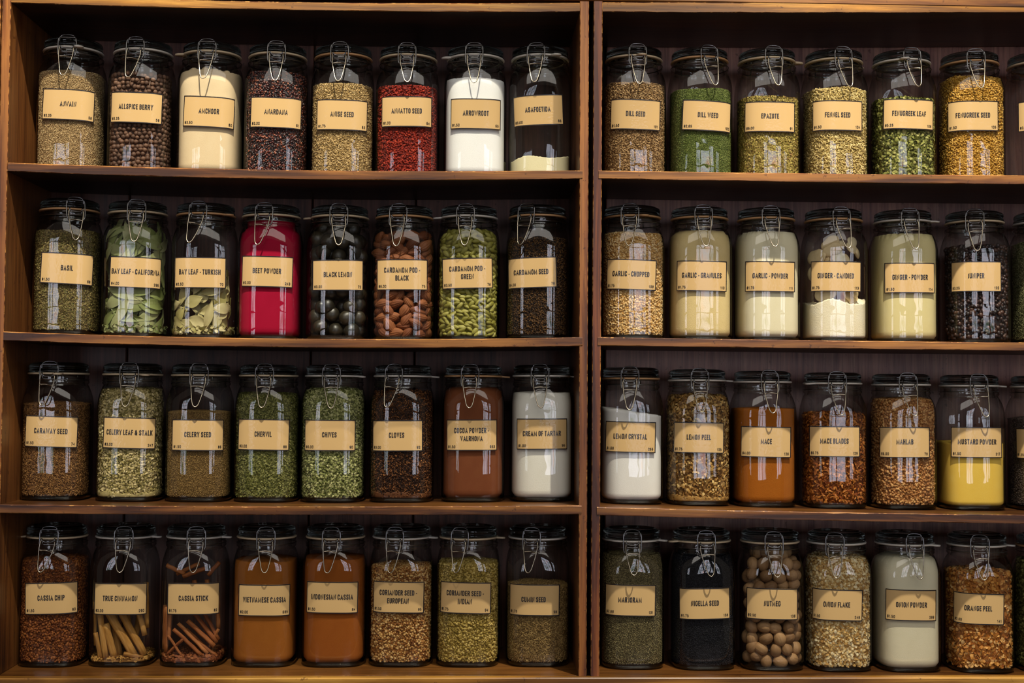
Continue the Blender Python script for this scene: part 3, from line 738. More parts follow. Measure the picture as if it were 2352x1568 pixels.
# wall behind the camera with its shop windows (only seen mirrored in the glass)
YR = -5.6
WIN = [(-3.3, -2.05, 0.95, 3.0), (0.75, 2.15, 0.95, 3.05), (2.7, 3.6, 0.95, 3.05)]
xs = [-4.5]
for a, b_, z0, z1 in WIN: xs += [a, b_]
xs.append(4.5)
for i in range(0, len(xs), 2): wallbox('wall_front', xs[i], xs[i+1], YR-0.15, YR, 0, 3.6, M_REAR)
for a, b_, z0, z1 in WIN:
    wallbox('wall_front', a, b_, YR-0.15, YR, 0, z0, M_REAR); wallbox('wall_front', a, b_, YR-0.15, YR, z1, 3.6, M_REAR)
def window_mat():
    k = NT('daylit_window_pane'); tc = k.n('ShaderNodeTexCoord')
    nz = k.n('ShaderNodeTexNoise', i_Scale=1.6, i_Detail=4.0, i_Roughness=0.6); k.l(tc, 'Object', nz, 'Vector')
    r = k.ramp([lin('4C6A48'), lin('C2C8D8'), lin('F0F0FF'), lin('F0B4A8')], [0.36, 0.45, 0.58, 0.68]); k.l(nz, 0, r, 0)
    e = k.n('ShaderNodeEmission', i_Strength=WSTR); k.l(r, 0, e, 0); k.l(e, 0, k.out, 0); return k.m
WSTR = 5.5
M_WIN = window_mat(); M_FRAME = principled('window_frame_paint', lin('2E2A26'), 0.5)
for i, (a, b_, z0, z1) in enumerate(WIN):
    V = [(a, YR-0.08, z0), (b_, YR-0.08, z0), (b_, YR-0.08, z1), (a, YR-0.08, z1)]
    o = tag(ob('window_%d' % (i+1), mkmesh('window_%d' % (i+1), V, [(0, 3, 2, 1)], M_WIN)), kind='structure')
    V = []; Fc = []
    def bar(x0, x1, zz0, zz1):
        n0 = len(V); V.extend([(x, y, z) for x in (x0, x1) for y in (YR-0.07, YR-0.03) for z in (zz0, zz1)])
        Fc.extend([tuple(n0+q for q in f) for f in ((0, 1, 3, 2), (4, 6, 7, 5), (0, 4, 5, 1), (2, 3, 7, 6), (0, 2, 6, 4), (1, 5, 7, 3))])
    for q in range(4): xq = a+(b_-a)*q/3; bar(xq-0.03, xq+0.03, z0, z1)
    for q in range(5): zq = z0+(z1-z0)*q/4; bar(a, b_, zq-0.02, zq+0.02)
    ob('window_frame', mkmesh('window_frame', V, Fc, M_FRAME), o)

# ------------------------------------------------------------------ spice recipes
G = lambda shape, size, cols, **kw: dict(kind='grain', shape=shape, size=size, cols=cols, **kw)
P = lambda cols, **kw: dict(kind='powder', cols=cols, **kw)
SP = {
 'ajwain_seed': G('oct', (2.6, 1.3, 1.1), ['7E6440', 'C0A070', 'E4CA98'], words='fine tan ajwain seed'),
 'allspice_berry': dict(kind='pack', item='berry', r=4.15, words='round brown allspice berries'),
 'amchoor_powder': P(['DCC096', 'E6CDA4', 'EBD6B0'], amp=0.006, lumps=9, words='pale beige amchoor powder'),
 'anardana': G('ell', (5.0, 3.2, 2.6), ['10080A', '220C0E', '3A1412', '5A1E18', 'A0583A'], spec=.8, rough=.35, words='dark red dried pomegranate seed'),
 'anise_seed': G('ell', (4.6, 1.7, 1.5), ['82683C', 'B89860', 'DCC08A'], words='greenish tan anise seed'),
 'annatto_seed': G('ell', (4.3, 3.4, 2.8), ['5A1610', '8E2416', 'B03A20'], words='brick red annatto seed'),
 'arrowroot': P(['FBFAF4', 'FFFEFA', 'FFFFFF'], amp=0.003, words='bright white arrowroot powder'),
 'asafoetida': P(['EFE2AE', 'F4E9BC', 'F8EFC8'], amp=0.006, slope=0.05, words='pale yellow asafoetida powder'),
 'dill_seed': G('ell', (4.6, 2.0, 1.1), ['5E4224', '9A7648', 'C9A878'], words='flat brown dill seed'),
 'dill_weed': G('oct', (3.4, 0.9, 0.7), ['44521E', '6E7C38', '9AA45C'], words='fine green dill weed'),
 'epazote': G('flake', (3.6, 2.4, 1.0), ['6A5424', '9A8A3C', 'B8A458', '8A6A38'], words='yellow-green crushed epazote'),
 'fennel_seed': G('ell', (7.0, 2.3, 2.0), ['8E7840', 'C6AC6A', 'E4CE92'], words='pale green fennel seed'),
 'fenugreek_leaf': G('flake', (5.5, 4.4, 2.2), ['363812', '5E6024', '8C8E44', 'B0AA64'], words='crumbled green fenugreek leaf'),
 'fenugreek_seed': G('ell', (4.2, 2.9, 2.3), ['8E6418', 'BE8E34', 'DDB25A'], words='golden fenugreek seed'),
 'basil': G('flake', (3.2, 1.5, 0.8), ['3A3018', '6E5C34', '96844E', '5A5A2A'], words='olive brown dried basil'),
 'bay_leaf_california': dict(kind='leaves', n=120, L=66, W=20, cols=['4E5A2C', '7A844A', '96986A', 'B8B488'], words='green bay leaves'),
 'bay_leaf_turkish': dict(kind='leaves', n=66, L=48, W=19, cols=['6E6630', '9A9054', 'B4A874', 'CCC090'], words='yellowish bay leaves'),
 'beet_powder': P(['96042A', 'A40830', 'AE1038'], amp=0.001, fine=0.1, words='crimson beet powder'),
 'black_lemon': dict(kind='pack', item='lemon', r=13.2, words='dried black lemons'),
 'black_cardamom': dict(kind='pack', item='bpod', r=8.6, words='brown ridged black cardamom pods'),
 'green_cardamom': dict(kind='pack', item='gpod', r=4.6, words='green cardamom pods'),
 'cardamom_seed': G('ell', (3.2, 2.5, 2.2), ['120A06', '2E1C10', '6A4A26', '3A2412'], words='dark brown cardamom seed'),
 'chopped_garlic': G('ell', (4.4, 3.4, 2.6), ['BC8C46', 'DCB474', 'EFD29C'], words='cream chopped garlic'),
 'garlic_granules': P(['DCC080', 'E6CC90', 'EBD49E'], fine=0.6, words='cream garlic granules'),
 'garlic_powder': P(['E8DCB2', 'EFE4C0', 'F3EACB'], words='pale cream garlic powder'),
 'candied_ginger': dict(kind='ginger', cols=['EDDDB6', 'F4E8C8', 'F9F0DA'], words='sugared pale ginger'),
 'ginger_powder': P(['DCCB8C', 'E4D49A', 'E8DAA6'], words='buff yellow ginger powder'),
 'juniper_berry': G('sph', (7.6, 7.2, 7.0), ['120C0E', '2A1A18', '4A2C1E', '1C1A24'], rough=.45, spec=.6, words='blue-black juniper berries'),
 'caraway_seed': G('bent', (5.0, 1.3, 1.2), ['4A2E16', '84592E', 'A87C48'], words='brown caraway seed'),
 'celery_leaf': G('curl', (5.0, 3.2, 1.8), ['60562A', '98884E', 'C6B278', 'DCC894'], words='pale green celery leaf flakes', dust='A09870'),
 'celery_seed': G('oct', (1.9, 1.2, 1.1), ['5E4622', '8E6E3C', 'B8965C'], words='fine brown celery seed'),
 'chervil': G('flake', (3.6, 2.2, 1.0), ['40421A', '6C6C30', '969256'], words='crumbled green chervil'),
 'chive': G('curl', (4.6, 3.2, 2.4), ['484C22', '7C8044', 'A8A86A', 'C2BE86'], words='chopped green chives'),
 'clove': G('clove', (10, 2.6, 2.6), ['1E100A', '3E2212', '6A3E1E', 'A0683A'], tiltj=.7, dens=2.4, words='dark brown whole cloves', dust='7A4E26'),
 'cocoa_powder': P(['6A3820', '7A4428', '84502F'], fine=0.1, words='reddish brown cocoa powder'),
 'cream_of_tartar': P(['F0EAD8', 'F6F1E2', 'FAF6EA'], amp=0.003, words='white cream of tartar'),
 'citric_crystal': P(['F0ECE2', 'F8F4EC', 'FBF9F4'], amp=0.002, slope=-0.16, words='white lemon crystals'),
 'lemon_peel': G('curl', (8.5, 4.2, 3.0), ['5A3C18', '9A6E34', 'C09450', 'D8B878'], tiltj=.7, dens=1.6, words='tan dried lemon peel strips', dust='9A7440'),
 'mace_powder': P(['9A5210', 'A85E16', 'B0681E'], fine=0.5, words='orange-brown mace powder'),
 'mace_blade': G('curl', (11, 3.6, 3.6), ['6A3210', 'A05A1C', 'C47C34', '8A3E14'], tiltj=.9, dens=1.7, words='orange mace blades'),
 'mahlab': G('ell', (5.4, 4.2, 3.6), ['8A5426', 'B67E46', 'D4A468'], words='tan mahlab kernels'),
 'mustard_powder': P(['EEBE48', 'F2C856', 'F6D268'], amp=0.004, slope=-0.02, words='bright yellow mustard powder'),
 'mustard_seed': G('sph', (2.3, 2.2, 2.2), ['2A2220', '4A3C36', '6E5E54'], words='dark mustard seed'),
 'cassia_chip': G('ell', (5.0, 4.0, 1.9), ['4A220C', '7A4018', 'A0602C'], words='reddish brown cassia chips'),
 'true_cinnamon': dict(kind='sticks', words='pale cinnamon quills'),
 'cassia_stick': dict(kind='sticks', words='reddish cassia sticks'),
 'vietnamese_cassia': P(['8A5018', '9A5A1E', 'A46426'], amp=0.002, fine=0.2, words='golden brown cassia powder'),
 'indonesian_cassia': P(['8A4814', '98521A', 'A05A20'], amp=0.002, fine=0.2, words='orange-brown cassia powder'),
 'coriander_seed_european': G('sph', (3.9, 3.7, 3.6), ['6A3C18', 'A0682E', 'C89A58', 'D8B47A'], words='round tan coriander seed'),
 'coriander_seed_indian': G('sph', (4.6, 3.5, 3.4), ['7A6424', 'AE9244', 'D2B86C'], words='oval yellow coriander seed'),
 'cumin_seed': G('bent', (5.6, 1.2, 1.1), ['5A4422', '8E7040', 'B4965E'], words='grey-brown cumin seed'),
 'marjoram': G('oct', (2.2, 1.6, 0.9), ['4A422A', '7A6C48', 'A89A6C'], words='grey-green rubbed marjoram'),
 'nigella_seed': G('oct', (2.4, 1.5, 1.4), ['0C0C10', '1A1A20', '2A2A32'], rough=.5, words='jet black nigella seed'),
 'nutmeg': dict(kind='pack', item='nut', r=10.9, words='whole nutmegs'),
 'onion_flake': G('flake', (6.0, 4.0, 1.8), ['A87A3C', 'D0A864', 'E6CC94', 'F0DEB4'], words='pale onion flakes'),
 'onion_powder': P(['DCD2B0', 'E6DCBC', 'EAE2C6'], amp=0.003, words='off-white onion powder'),
 'orange_peel': G('flake', (7.5, 5.6, 3.0), ['8E4E1A', 'C07C30', 'D89A4C', 'E4B878'], tiltj=.6, dens=1.4, words='orange dried peel pieces'),
 'empty': dict(kind='none'),
 'thyme_leaf': G('bent', (4.0, 1.4, 1.0), ['4E4A2C', '7C7A50', 'A09C72'], words='grey-green needle-like herb'),
 'oregano': G('flake', (5.0, 3.6, 1.8), ['48461E', '747038', '9A9658'], words='crumbled green herb'),
}
# (lines, price, number, body L, R, sticker corners TLx TLy TRx TRy BLx BLy BRx BRy, clasp x, latch tip x, fill y, contents, gasket, tab angle)
J = {
'L1': [
 (['AJWAIN'], '$2.25', '58', 84, 247, (96,200,218,207.5,94,273,215,279), 154, 145, 163, 'ajwain_seed', 'w', 25),
 (['ALLSPICE BERRY'], '$2.25', '59', 246, 407, (255,208,370,213,252,280,366,285), 310, 295, 178, 'allspice_berry', 'w', 200),
 (['AMCHOOR'], '$2.50', '60', 411, 558, (419,217,540,225,418,289,539,295), 475.5, 468, 163, 'amchoor_powder', 'c', -70),
 (['ANARDANA'], '$3.00', '61', 563, 709, (575,220,693,226,574,291,692,296), 635, 632, 165, 'anardana', 'c', 180),
 (['ANISE SEED'], '$1.75', '63', 715, 859, (726.5,226.5,844,229.5,726,297,844,301.5), 780, 778, 193, 'anise_seed', 't', 180),
 (['ANNATTO SEED'], '$1.00', '64', 864, 1009, (874.7,220,992,220,875,291,992,292), 935, 936, 197, 'annatto_seed', 'c', 190),
 (['ARROWROOT'], '$1.50', '65', 1019, 1163, (1034,224,1151,227,1035,296,1151,297.5), 1089, 1089.5, 180, 'arrowroot', 'w', -68),
 (['ASAFOETIDA'], '$3.00', '66', 1170, 1309, (1177,217,1292,214,1179,293,1292,286), 1231, 1229, 362, 'asafoetida', 'w', 28)],
'R1': [
 (['DILL SEED'], '$1.50', '101', 1386, 1524, (1402,224.5,1518,229.5,1402,296,1517,300), 1465, 1468, 190, 'dill_seed', 'c', 8),
 (['DILL WEED'], '$2.65', '102', 1531, 1682, (1572,226,1681.5,233,1570.6,298,1680,305), 1630, 1642, 204, 'dill_weed', 't', 180),
 (['EPAZOTE'], '$6.00', '91', 1688, 1834, (1710,230,1828,233,1710,303.6,1827,304), 1778, 1786, 221, 'epazote', 'c', 80),
 (['FENNEL SEED'], '$1.50', '104', 1839, 1991, (1866,228,1984,229,1865,300,1982,302), 1937.6, 1951.5, 203, 'fennel_seed', 'c', 110),
 (['FENUGREEK LEAF'], '$5.25', '106', 1991, 2151, (2032,224.5,2147,227,2031.5,296,2146,300), 2096, 2106, 224, 'fenugreek_leaf', 'w', -12),
 (['FENUGREEK SEED'], '$1.50', '105', 2153, 2302, (2173,229,2298,228,2174,303,2298,302), 2242, 2252, 174, 'fenugreek_seed', 't', 180),
 ([''], '$2.00', '', 2305, 2460, (2338,229,2460,229,2338,302,2460,302), 2400, 2408, 380, 'empty', 'c', 180)],
'L2': [
 (['BASIL'], '$1.50', '68', 76, 237, (93,577,217,584,89,648.5,213,656.5), 174, 173, 528, 'basil', 't', 180),
 (['BAY LEAF - CALIFORNIA'], '$4.00', '296', 237, 390, (251.6,587,373,592,248.5,658,369.5,664), 314, 308, 519, 'bay_leaf_california', 'c', 190),
 (['BAY LEAF - TURKISH'], '$2.50', '70', 395, 546, (401.6,590,516,590.5,399.5,660,514,662), 454, 436, 625, 'bay_leaf_turkish', 't', 55),
 (['BEET POWDER'], '$2.00', '243', 549, 693, (555.6,586,670.5,589,553.5,657,669,661), 606, 592, 505, 'beet_powder', 'c', 200),
 (['BLACK LEMON'], '$3.00', '72', 707, 850, (716,596,834.6,595,716,667,834,668), 778, 778, 530, 'black_lemon', 'c', -88),
 (['CARDAMOM POD -', 'BLACK'], '$6.00', '75', 857, 997, (865,596,981,595,864.6,665,981.5,666), 914, 911, 535, 'black_cardamom', 't', 180),
 (['CARDAMOM POD -', 'GREEN'], '$3.50', '76', 1006, 1145, (1014,592,1130.6,590.5,1016,665,1132,661), 1069, 1068, 536, 'green_cardamom', 'w', -80),
 (['CARDAMOM SEED'], '$4.00', '78', 1157, 1310, (1163.6,592,1273,589,1164.5,664,1275,658), 1208, 1198, 546, 'cardamom_seed', 't', 180)],
'R2': [
 (['GARLIC - CHOPPED'], '$1.75', '109', 1381, 1522, (1391,592,1510,595.6,1389,664,1508,668.5), 1447, 1445, 534, 'chopped_garlic', 't', 15),
 (['GARLIC - GRANULES'], '$1.75', '110', 1534, 1678, (1554,596,1671,598,1553,668.5,1670.5,671), 1616, 1620.6, 528, 'garlic_granules', 't', 180),
 (['GARLIC - POWDER'], '$1.75', '111', 1684, 1835, (1712,598,1828,600,1711,669,1827.6,671), 1771, 1779, 531, 'garlic_powder', 't', 180),
 (['GINGER - CANDIED'], '$1.75', '113', 1838, 1991, (1861,598,1980.5,599,1860,669,1980,671), 1933.7, 1947, 694, 'candied_ginger', 't', 180),
 (['GINGER - POWDER'], '$1.50', '114', 1992, 2156, (2031.5,601.5,2151,602,2032,673.6,2151,674), 2091, 2101.7, 536, 'ginger_powder', 'w', 60),
 (['JUNIPER'], '$3.25', '120', 2162, 2316, (2179,600,2304,599,2179.4,669.4,2305,669.4), 2239, 2245, 565, 'juniper_berry', 'c', 180),
 ([''], '', '', 2319, 2475, (2400,600,2510,600,2400,670,2510,670), 2420, 2425, 555, 'thyme_leaf', 'w', 180)],
'L3': [
 (['CARAWAY SEED'], '$1.50', '74', 40, 222, (56,953,179,956.6,52,1025,175,1029.5), 112, 98.5, 928, 'caraway_seed', 'c', 15),
 (['CELERY LEAF & STALK'], '$3.00', '247', 225, 378, (237,956.6,359,960,234,1028.5,355.7,1032), 296.6, 288, 895, 'celery_leaf', 'c', 35),
 (['CELERY SEED'], '$1.50', '86', 382.6, 535, (394,963,514,963.6,393,1034,512,1035.6), 457, 448.5, 946, 'celery_seed', 'c', 180),
 (['CHERVIL'], '$3.00', '88', 540, 689, (547,961.5,663,963.6,545,1032.5,661,1035), 607, 602, 905, 'chervil', 'c', 180),
 (['CHIVES'], '$5.00', '90', 691, 841, (699,963.6,815,964,697.5,1034.6,814,1036), 761, 760.5, 895, 'chive', 'w', 60),
 (['CLOVES'], '$3.00', '92', 850, 997, (854,965,968,964.6,854,1036,967,1036), 904, 891, 905, 'clove', 'w', 88),
 (['COCOA POWDER -', 'VALRHONA'], '$1.50', '553', 1013.6, 1159, (1023.7,963.6,1141.6,963,1023.7,1034.6,1142,1034.6), 1079.5, 1079, 890, 'cocoa_powder', 't', 85),
 (['CREAM OF TARTAR'], '$1.00', '96', 1174, 1312, (1185,960.6,1303,960,1185.6,1033,1304,1032.5), 1240, 1242.6, 902, 'cream_of_tartar', 'w', 85)],
'R3': [
 (['LEMON CRYSTAL'], '$1.00', '265', 1378, 1518, (1388.5,965,1509,968.6,1387,1038.7,1507,1041.5), 1447, 1446, 946, 'citric_crystal', 't', 180),
 (['LEMON PEEL'], '$1.75', '125', 1529, 1672.5, (1547,967.4,1665,970,1545.7,1040.4,1664,1042), 1608, 1611.6, 912, 'lemon_peel', 'w', 88),
 (['MACE'], '$4.00', '128', 1678, 1824, (1702,977,1820,980,1700.6,1050,1818.4,1052), 1769, 1772, 938, 'mace_powder', 'w', 180),
 (['MACE BLADES'], '$6.75', '129', 1836, 1989, (1856,976.4,1977.6,978,1857,1050,1978,1051), 1923.5, 1932, 955, 'mace_blade', 'w', -60),
 (['MAHLAB'], '$6.00', '79', 1994, 2146, (2018,979,2139,979,2019,1052,2139.6,1053), 2086.6, 2100, 918, 'mahlab', 'w', 170),
 (['MUSTARD POWDER'], '$1.50', '317', 2148, 2306, (2187,978.7,2304.6,979,2187,1051.6,2304,1053.6), 2249, 2263, 1018, 'mustard_powder', 'w', 80),
 ([''], '$1.25', '', 2312, 2470, (2329,981.5,2450,982,2330,1055,2451,1055), 2400, 2408, 962, 'mustard_seed', 'w', 180)],
'L4': [
 (['CASSIA CHIP'], '$1.50', '83', 43, 211, (55,1338.6,180,1335.5,51.4,1412.7,176.6,1409.6), 112, 95, 1288, 'cassia_chip', 'c', -80),
 (['TRUE CINNAMON'], '$2.00', '290', 207, 365, (217,1338.6,336,1338.6,213.7,1411.7,333.6,1412.7), 284, 275.5, 1528, 'true_cinnamon', 'w', 80),
 (['CASSIA STICK'], '$1.75', '82', 369, 527, (383.5,1338,505.7,1337.7,381,1412.7,503,1411.7), 451, 443, 1526, 'cassia_stick', 'w', 78),
 (['VIETNAMESE CASSIA'], '$2.00', '695', 532.6, 687, (548,1341.6,668,1341.6,545,1415,665.7,1416.3), 611, 607.6, 1290, 'vietnamese_cassia', 'c', 180),
 (['INDONESIAN CASSIA'], '$1.50', '84', 692, 844, (703,1334.6,823,1335.5,701,1408.7,821,1410), 760.6, 752, 1285, 'indonesian_cassia', 'c', 180),
 (['CORIANDER SEED -', 'EUROPEAN'], '$1.50', '95', 846, 997, (855.4,1334,974,1336,854,1407,973,1410), 906.5, 898, 1305, 'coriander_seed_european', 'w', 78),
 (['CORIANDER SEED -', 'INDIAN'], '$1.75', '94', 1000, 1150, (1010,1334.6,1126,1337.7,1008.4,1408,1125.4,1411.7), 1056, 1050.4, 1297, 'coriander_seed_indian', 'c', 82),
 (['CUMIN SEED'], '$1.75', '98', 1157.5, 1310, (1166.7,1340,1284.5,1341.6,1165.8,1414,1284,1416.3), 1221, 1214.7, 1348, 'cumin_seed', 'w', 180)],
'R4': [
 (['MARJORAM'], '$2.00', '131', 1379, 1519.6, (1388,1340.4,1507,1343.5,1387,1414,1506,1417), 1453, 1456, 1275, 'marjoram', 'w', 70),
 (['NIGELLA SEED'], '$1.75', '138', 1536, 1685, (1561,1350.5,1676,1348,1562.5,1424,1677,1423), 1623, 1632, 1275, 'nigella_seed', 'c', -70),
 (['NUTMEG'], '$2.50', '139', 1695, 1841, (1714,1348,1833,1351,1714,1423,1833,1426), 1778, 1784, 1275, 'nutmeg', 'c', 180),
 (['ONION FLAKE'], '$1.50', '248', 1846, 1996, (1861,1350,1984.6,1354,1861.7,1424.6,1984.6,1429.7), 1917.6, 1922.6, 1283, 'onion_flake', 'w', 180),
 (['ONION POWDER'], '$1.50', '299', 1998, 2158, (2034,1351.7,2154,1353,2035.7,1426,2155,1429.7), 2102, 2111, 1280, 'onion_powder', 'w', 50),
 (['ORANGE PEEL'], '$2.00', '141', 2166, 2323, (2183.6,1358,2311.6,1363.7,2184,1432.5,2313.6,1439), 2250.7, 2259.7, 1318, 'orange_peel', 'w', 72),
 ([''], '', '', 2326, 2484, (2400,1360,2520,1360,2400,1436,2520,1436), 2425, 2430, 1290, 'oregano', 't', 180)],
}
YC = {'L1': .119, 'L2': .119, 'L3': .120, 'L4': .118, 'R1': .121, 'R2': .123, 'R3': .118, 'R4': .106}
MIDY = {'1': 320, '2': 700, '3': 1080, '4': 1460}
SHELFNAME = {'L1': 'top shelf left of the gap', 'L2': 'second shelf left of the gap', 'L3': 'third shelf left of the gap', 'L4': 'bottom shelf left of the gap',
             'R1': 'top shelf right of the gap', 'R2': 'second shelf right of the gap', 'R3': 'third shelf right of the gap', 'R4': 'bottom shelf right of the gap'}
EDGE_LABEL = {'R1': ('nearly empty clip-top jar cut off beside the fenugreek seed jar', ''),
              'R2': ('clip-top jar of grey-green herb cut off beside the juniper jar', 'grey-green needle-like herb filling the cut-off jar beside the juniper'),
              'R3': ('clip-top jar of dark seed cut off beside the mustard powder jar', 'dark mustard seed filling the cut-off jar beside the mustard powder'),
              'R4': ('clip-top jar of green herb cut off beside the orange peel jar', 'crumbled green herb filling the cut-off jar beside the orange peel')}

# ------------------------------------------------------------------ countable contents
def ellmesh(name, dims, mat, rng, sub=2, noise=0.05, ridges=0, ridge_amp=0.0, seg=20, rings_=12, tip=0.0):
    V = []; Fc = []; ph = rng.uniform(0, 6, 6)
    for i in range(rings_+1):
        a = PI*i/rings_
        for j in range(seg):
            b_ = 2*PI*j/seg
            r_ = 1+noise*(math.sin(2*b_+3*a+ph[0])+0.6*math.sin(3*b_-2*a+ph[1])+0.4*math.sin(5*a+ph[2]))
            if ridges: r_ *= 1+ridge_amp*(abs(math.sin(ridges*b_/2+0.3*math.sin(3*a)))-.5)*math.sin(a)
            x = -math.cos(a); ra = math.sin(a)**(1-0.0)
            if tip: ra *= (1-tip*abs(x)**3)
            V.append((x*dims[0]/2*(1 if not tip else 1+0.05*tip), ra*math.cos(b_)*dims[1]/2*r_, ra*math.sin(b_)*dims[2]/2*r_))
    for i in range(rings_):
        for j in range(seg):
            a = i*seg+j; b_ = i*seg+(j+1) % seg; Fc.append((a, b_, b_+seg, a+seg))
    return mkmesh(name, V, Fc, mat, True)
def rndmat(name, cols, rough=0.6, spec=0.4, scale=120, bump=0.3, stretch=(1, 1, 1), nw=0.4):
    k = NT(name); oi = k.n('ShaderNodeObjectInfo'); tc = k.n('ShaderNodeTexCoord')
    mp = k.n('ShaderNodeMapping'); mp.inputs['Scale'].default_value = stretch; k.l(tc, 'Object', mp, 'Vector')
    nz = k.n('ShaderNodeTexNoise', i_Scale=scale, i_Detail=4.0); k.l(mp, 0, nz, 'Vector')
    ad = k.n('ShaderNodeMath', operation='MULTIPLY_ADD', i_1=1-nw); k.l(oi, 'Random', ad, 0)
    m2 = k.n('ShaderNodeMath', operation='MULTIPLY', i_1=nw); k.l(nz, 0, m2, 0); k.l(m2, 0, ad, 2)
    r = k.ramp([lin(c) for c in cols]); k.l(ad, 0, r, 0)
    p = k.n('ShaderNodeBsdfPrincipled', i_Roughness=rough); p.inputs['Specular IOR Level'].default_value = spec; k.l(r, 0, p, 'Base Color')
    b = k.n('ShaderNodeBump', i_Strength=bump, i_Distance=0.001); k.l(nz, 0, b, 'Height'); k.l(b, 0, p, 'Normal'); k.l(p, 0, k.out, 0); return k.m
r0 = np.random.default_rng(5)
M_BERRY = rndmat('allspice_skin', ['382418', '604434', '7E5C46'], 0.6, .35, 500, .5)
M_LEMON = rndmat('black_lemon_skin', ['14110A', '241F14', '3E3626'], 0.4, .6, 150, .4)
M_BPOD = rndmat('black_cardamom_skin', ['4A2614', '7A4426', '9A6038'], 0.65, .3, 90, .8, (1, 5, 5))
M_GPOD = rndmat('green_cardamom_skin', ['6A6420', '948E3C', 'B8B062'], 0.5, .4, 140, .5, (1, 5, 5))
M_NUT = rndmat('nutmeg_shell', ['5E4028', '94704A', 'BC9468'], 0.65, .3, 110, .8, (.5, 3, 3))
M_QUILL = rndmat('cinnamon_bark', ['3E240C', '7E5222', 'AC7A38', 'D0A262', 'D8B078'], 0.65, .3, 45, .9, (5, 5, .7), .72)
M_CASS = rndmat('cassia_bark', ['30140A', '6E3618', '9A5A2C', 'BC7C46', 'C88A54'], 0.65, .3, 45, .9, (5, 5, .7), .72)
M_GINGER = rndmat('sugared_ginger', ['D6B886', 'E6D0A2', 'F0E2C0'], 0.5, .4, 200, .4)
PROT = {
 'berry': [ellmesh('allspice_berry', (.0084*s_, .0080*s_, .0082*s_), M_BERRY, r0, noise=.02, seg=12, rings_=8) for s_ in (1, .9, 1.05)],
 'lemon': [ellmesh('black_lemon', (.028*s_, .026*s_, .026*s_), M_LEMON, r0, noise=.03) for s_ in (1, 1.06, .94)],
 'bpod': [ellmesh('black_cardamom_pod', (.030*s_, .016*s_, .015*s_), M_BPOD, r0, noise=.07, ridges=14, ridge_amp=.22, seg=42, tip=.35) for s_ in (1, .9, 1.08)],
 'gpod': [ellmesh('green_cardamom_pod', (.0165*s_, .0078*s_, .0072*s_), M_GPOD, r0, noise=.03, ridges=3, ridge_amp=.16, seg=16, rings_=8, tip=.35) for s_ in (1, .88, 1.1)],
 'nut': [ellmesh('nutmeg', (.0250*s_, .0205*s_, .0205*s_), M_NUT, r0, noise=.02, ridges=9, ridge_amp=.035, seg=30) for s_ in (1, .94, 1.04)],
}
ITEM = {'berry': ('allspice_berry', 'round brown allspice berry in the jar labelled ALLSPICE BERRY', 'berry', 'allspice berries in their jar'),
        'lemon': ('black_lemon', 'dried black lemon in the jar labelled BLACK LEMON', 'dried lemon', 'black lemons in their jar'),
        'bpod': ('black_cardamom_pod', 'ridged brown cardamom pod in the jar labelled CARDAMOM POD - BLACK', 'cardamom pod', 'black cardamom pods in their jar'),
        'gpod': ('green_cardamom_pod', 'small green cardamom pod in the jar labelled CARDAMOM POD - GREEN', 'cardamom pod', 'green cardamom pods in their jar'),
        'nut': ('nutmeg', 'whole brown nutmeg in the jar labelled NUTMEG', 'nutmeg', 'nutmegs in their jar')}

def bark_mesh(L, r_, mat, rng, double=True, th=0.0012):
    """rolled quill along Z from 0 to L"""
    V = []; Fc = []; ns = 26; nz = 7
    wob = np.linspace(0, 1, nz)[:, None]*rng.uniform(-.0006, .0006, (1, 2))+rng.uniform(-.00045, .00045, (nz, 2))
    for side in (0, 1):
        for k_ in range(nz):
            z = L*k_/(nz-1)
            for i in range(ns):
                f_ = i/(ns-1); a = -0.2+f_*(2*PI*1.35)
                rr = r_*(1-0.42*f_)-side*th
                if double and f_ > .5: pass
                V.append((rr*math.cos(a)+wob[k_, 0], rr*math.sin(a)+wob[k_, 1], z))
    N = ns*nz
    for k_ in range(nz-1):
        for i in range(ns-1):
            a = k_*ns+i; Fc.append((a, a+1, a+ns+1, a+ns)); Fc.append((N+a, N+a+ns, N+a+ns+1, N+a+1))
    for i in range(ns-1):
        Fc.append((i, N+i, N+i+1, i+1)); a = (nz-1)*ns+i; Fc.append((a, a+1, N+a+1, N+a))
    for k_ in range(nz-1):
        a = k_*ns; Fc.append((a, a+ns, N+a+ns, N+a)); a = k_*ns+ns-1; Fc.append((a, N+a, N+a+ns, a+ns))
    return mkmesh('cinnamon_stick', V, Fc, mat, True)

def leaf_mesh(rng, s0, z0, roll, L, W, inset, mat, zlim):
    nu, nv = 11, 5; V = []; cr_, sr__ = math.cos(roll), math.sin(roll); cup = rng.uniform(-1, 1)*0.002; curl = rng.uniform(0, 0.006)
    for lay in (0, 1):
        for i in range(nu):
            t = i/(nu-1); wid = W*math.sin(PI*t**0.9)**1.15*0.5+0.0002
            for j in range(nv):
                q = j/(nv-1)*2-1; u = (t-.5)*L; v = q*wid
                s = s0+u*cr_-v*sr__; z = z0+u*sr__+v*cr_
                z = min(max(z, 0.0085), zlim)
                d = inset+cup*q*q+curl*(t-.5)**2*4+lay*0.00035+0.0010*(1-abs(q))+0.0006*math.sin(9*t+5*q)
                th = float(th_of_s(s)); rr = float(r_in(th, z, max(d, 0.0028)))
                if z > 0.185: rr = min(rr, 0.0405)
                V.append((rr*math.sin(th), -rr*math.cos(th), z))
    N = nu*nv; Fc = []
    for i in range(nu-1):
        for j in range(nv-1):
            a = i*nv+j; Fc += [(a, a+1, a+nv+1, a+nv), (N+a, N+a+nv, N+a+nv+1, N+a+1)]
    return mkmesh('bay_leaf', V, Fc, mat, True)

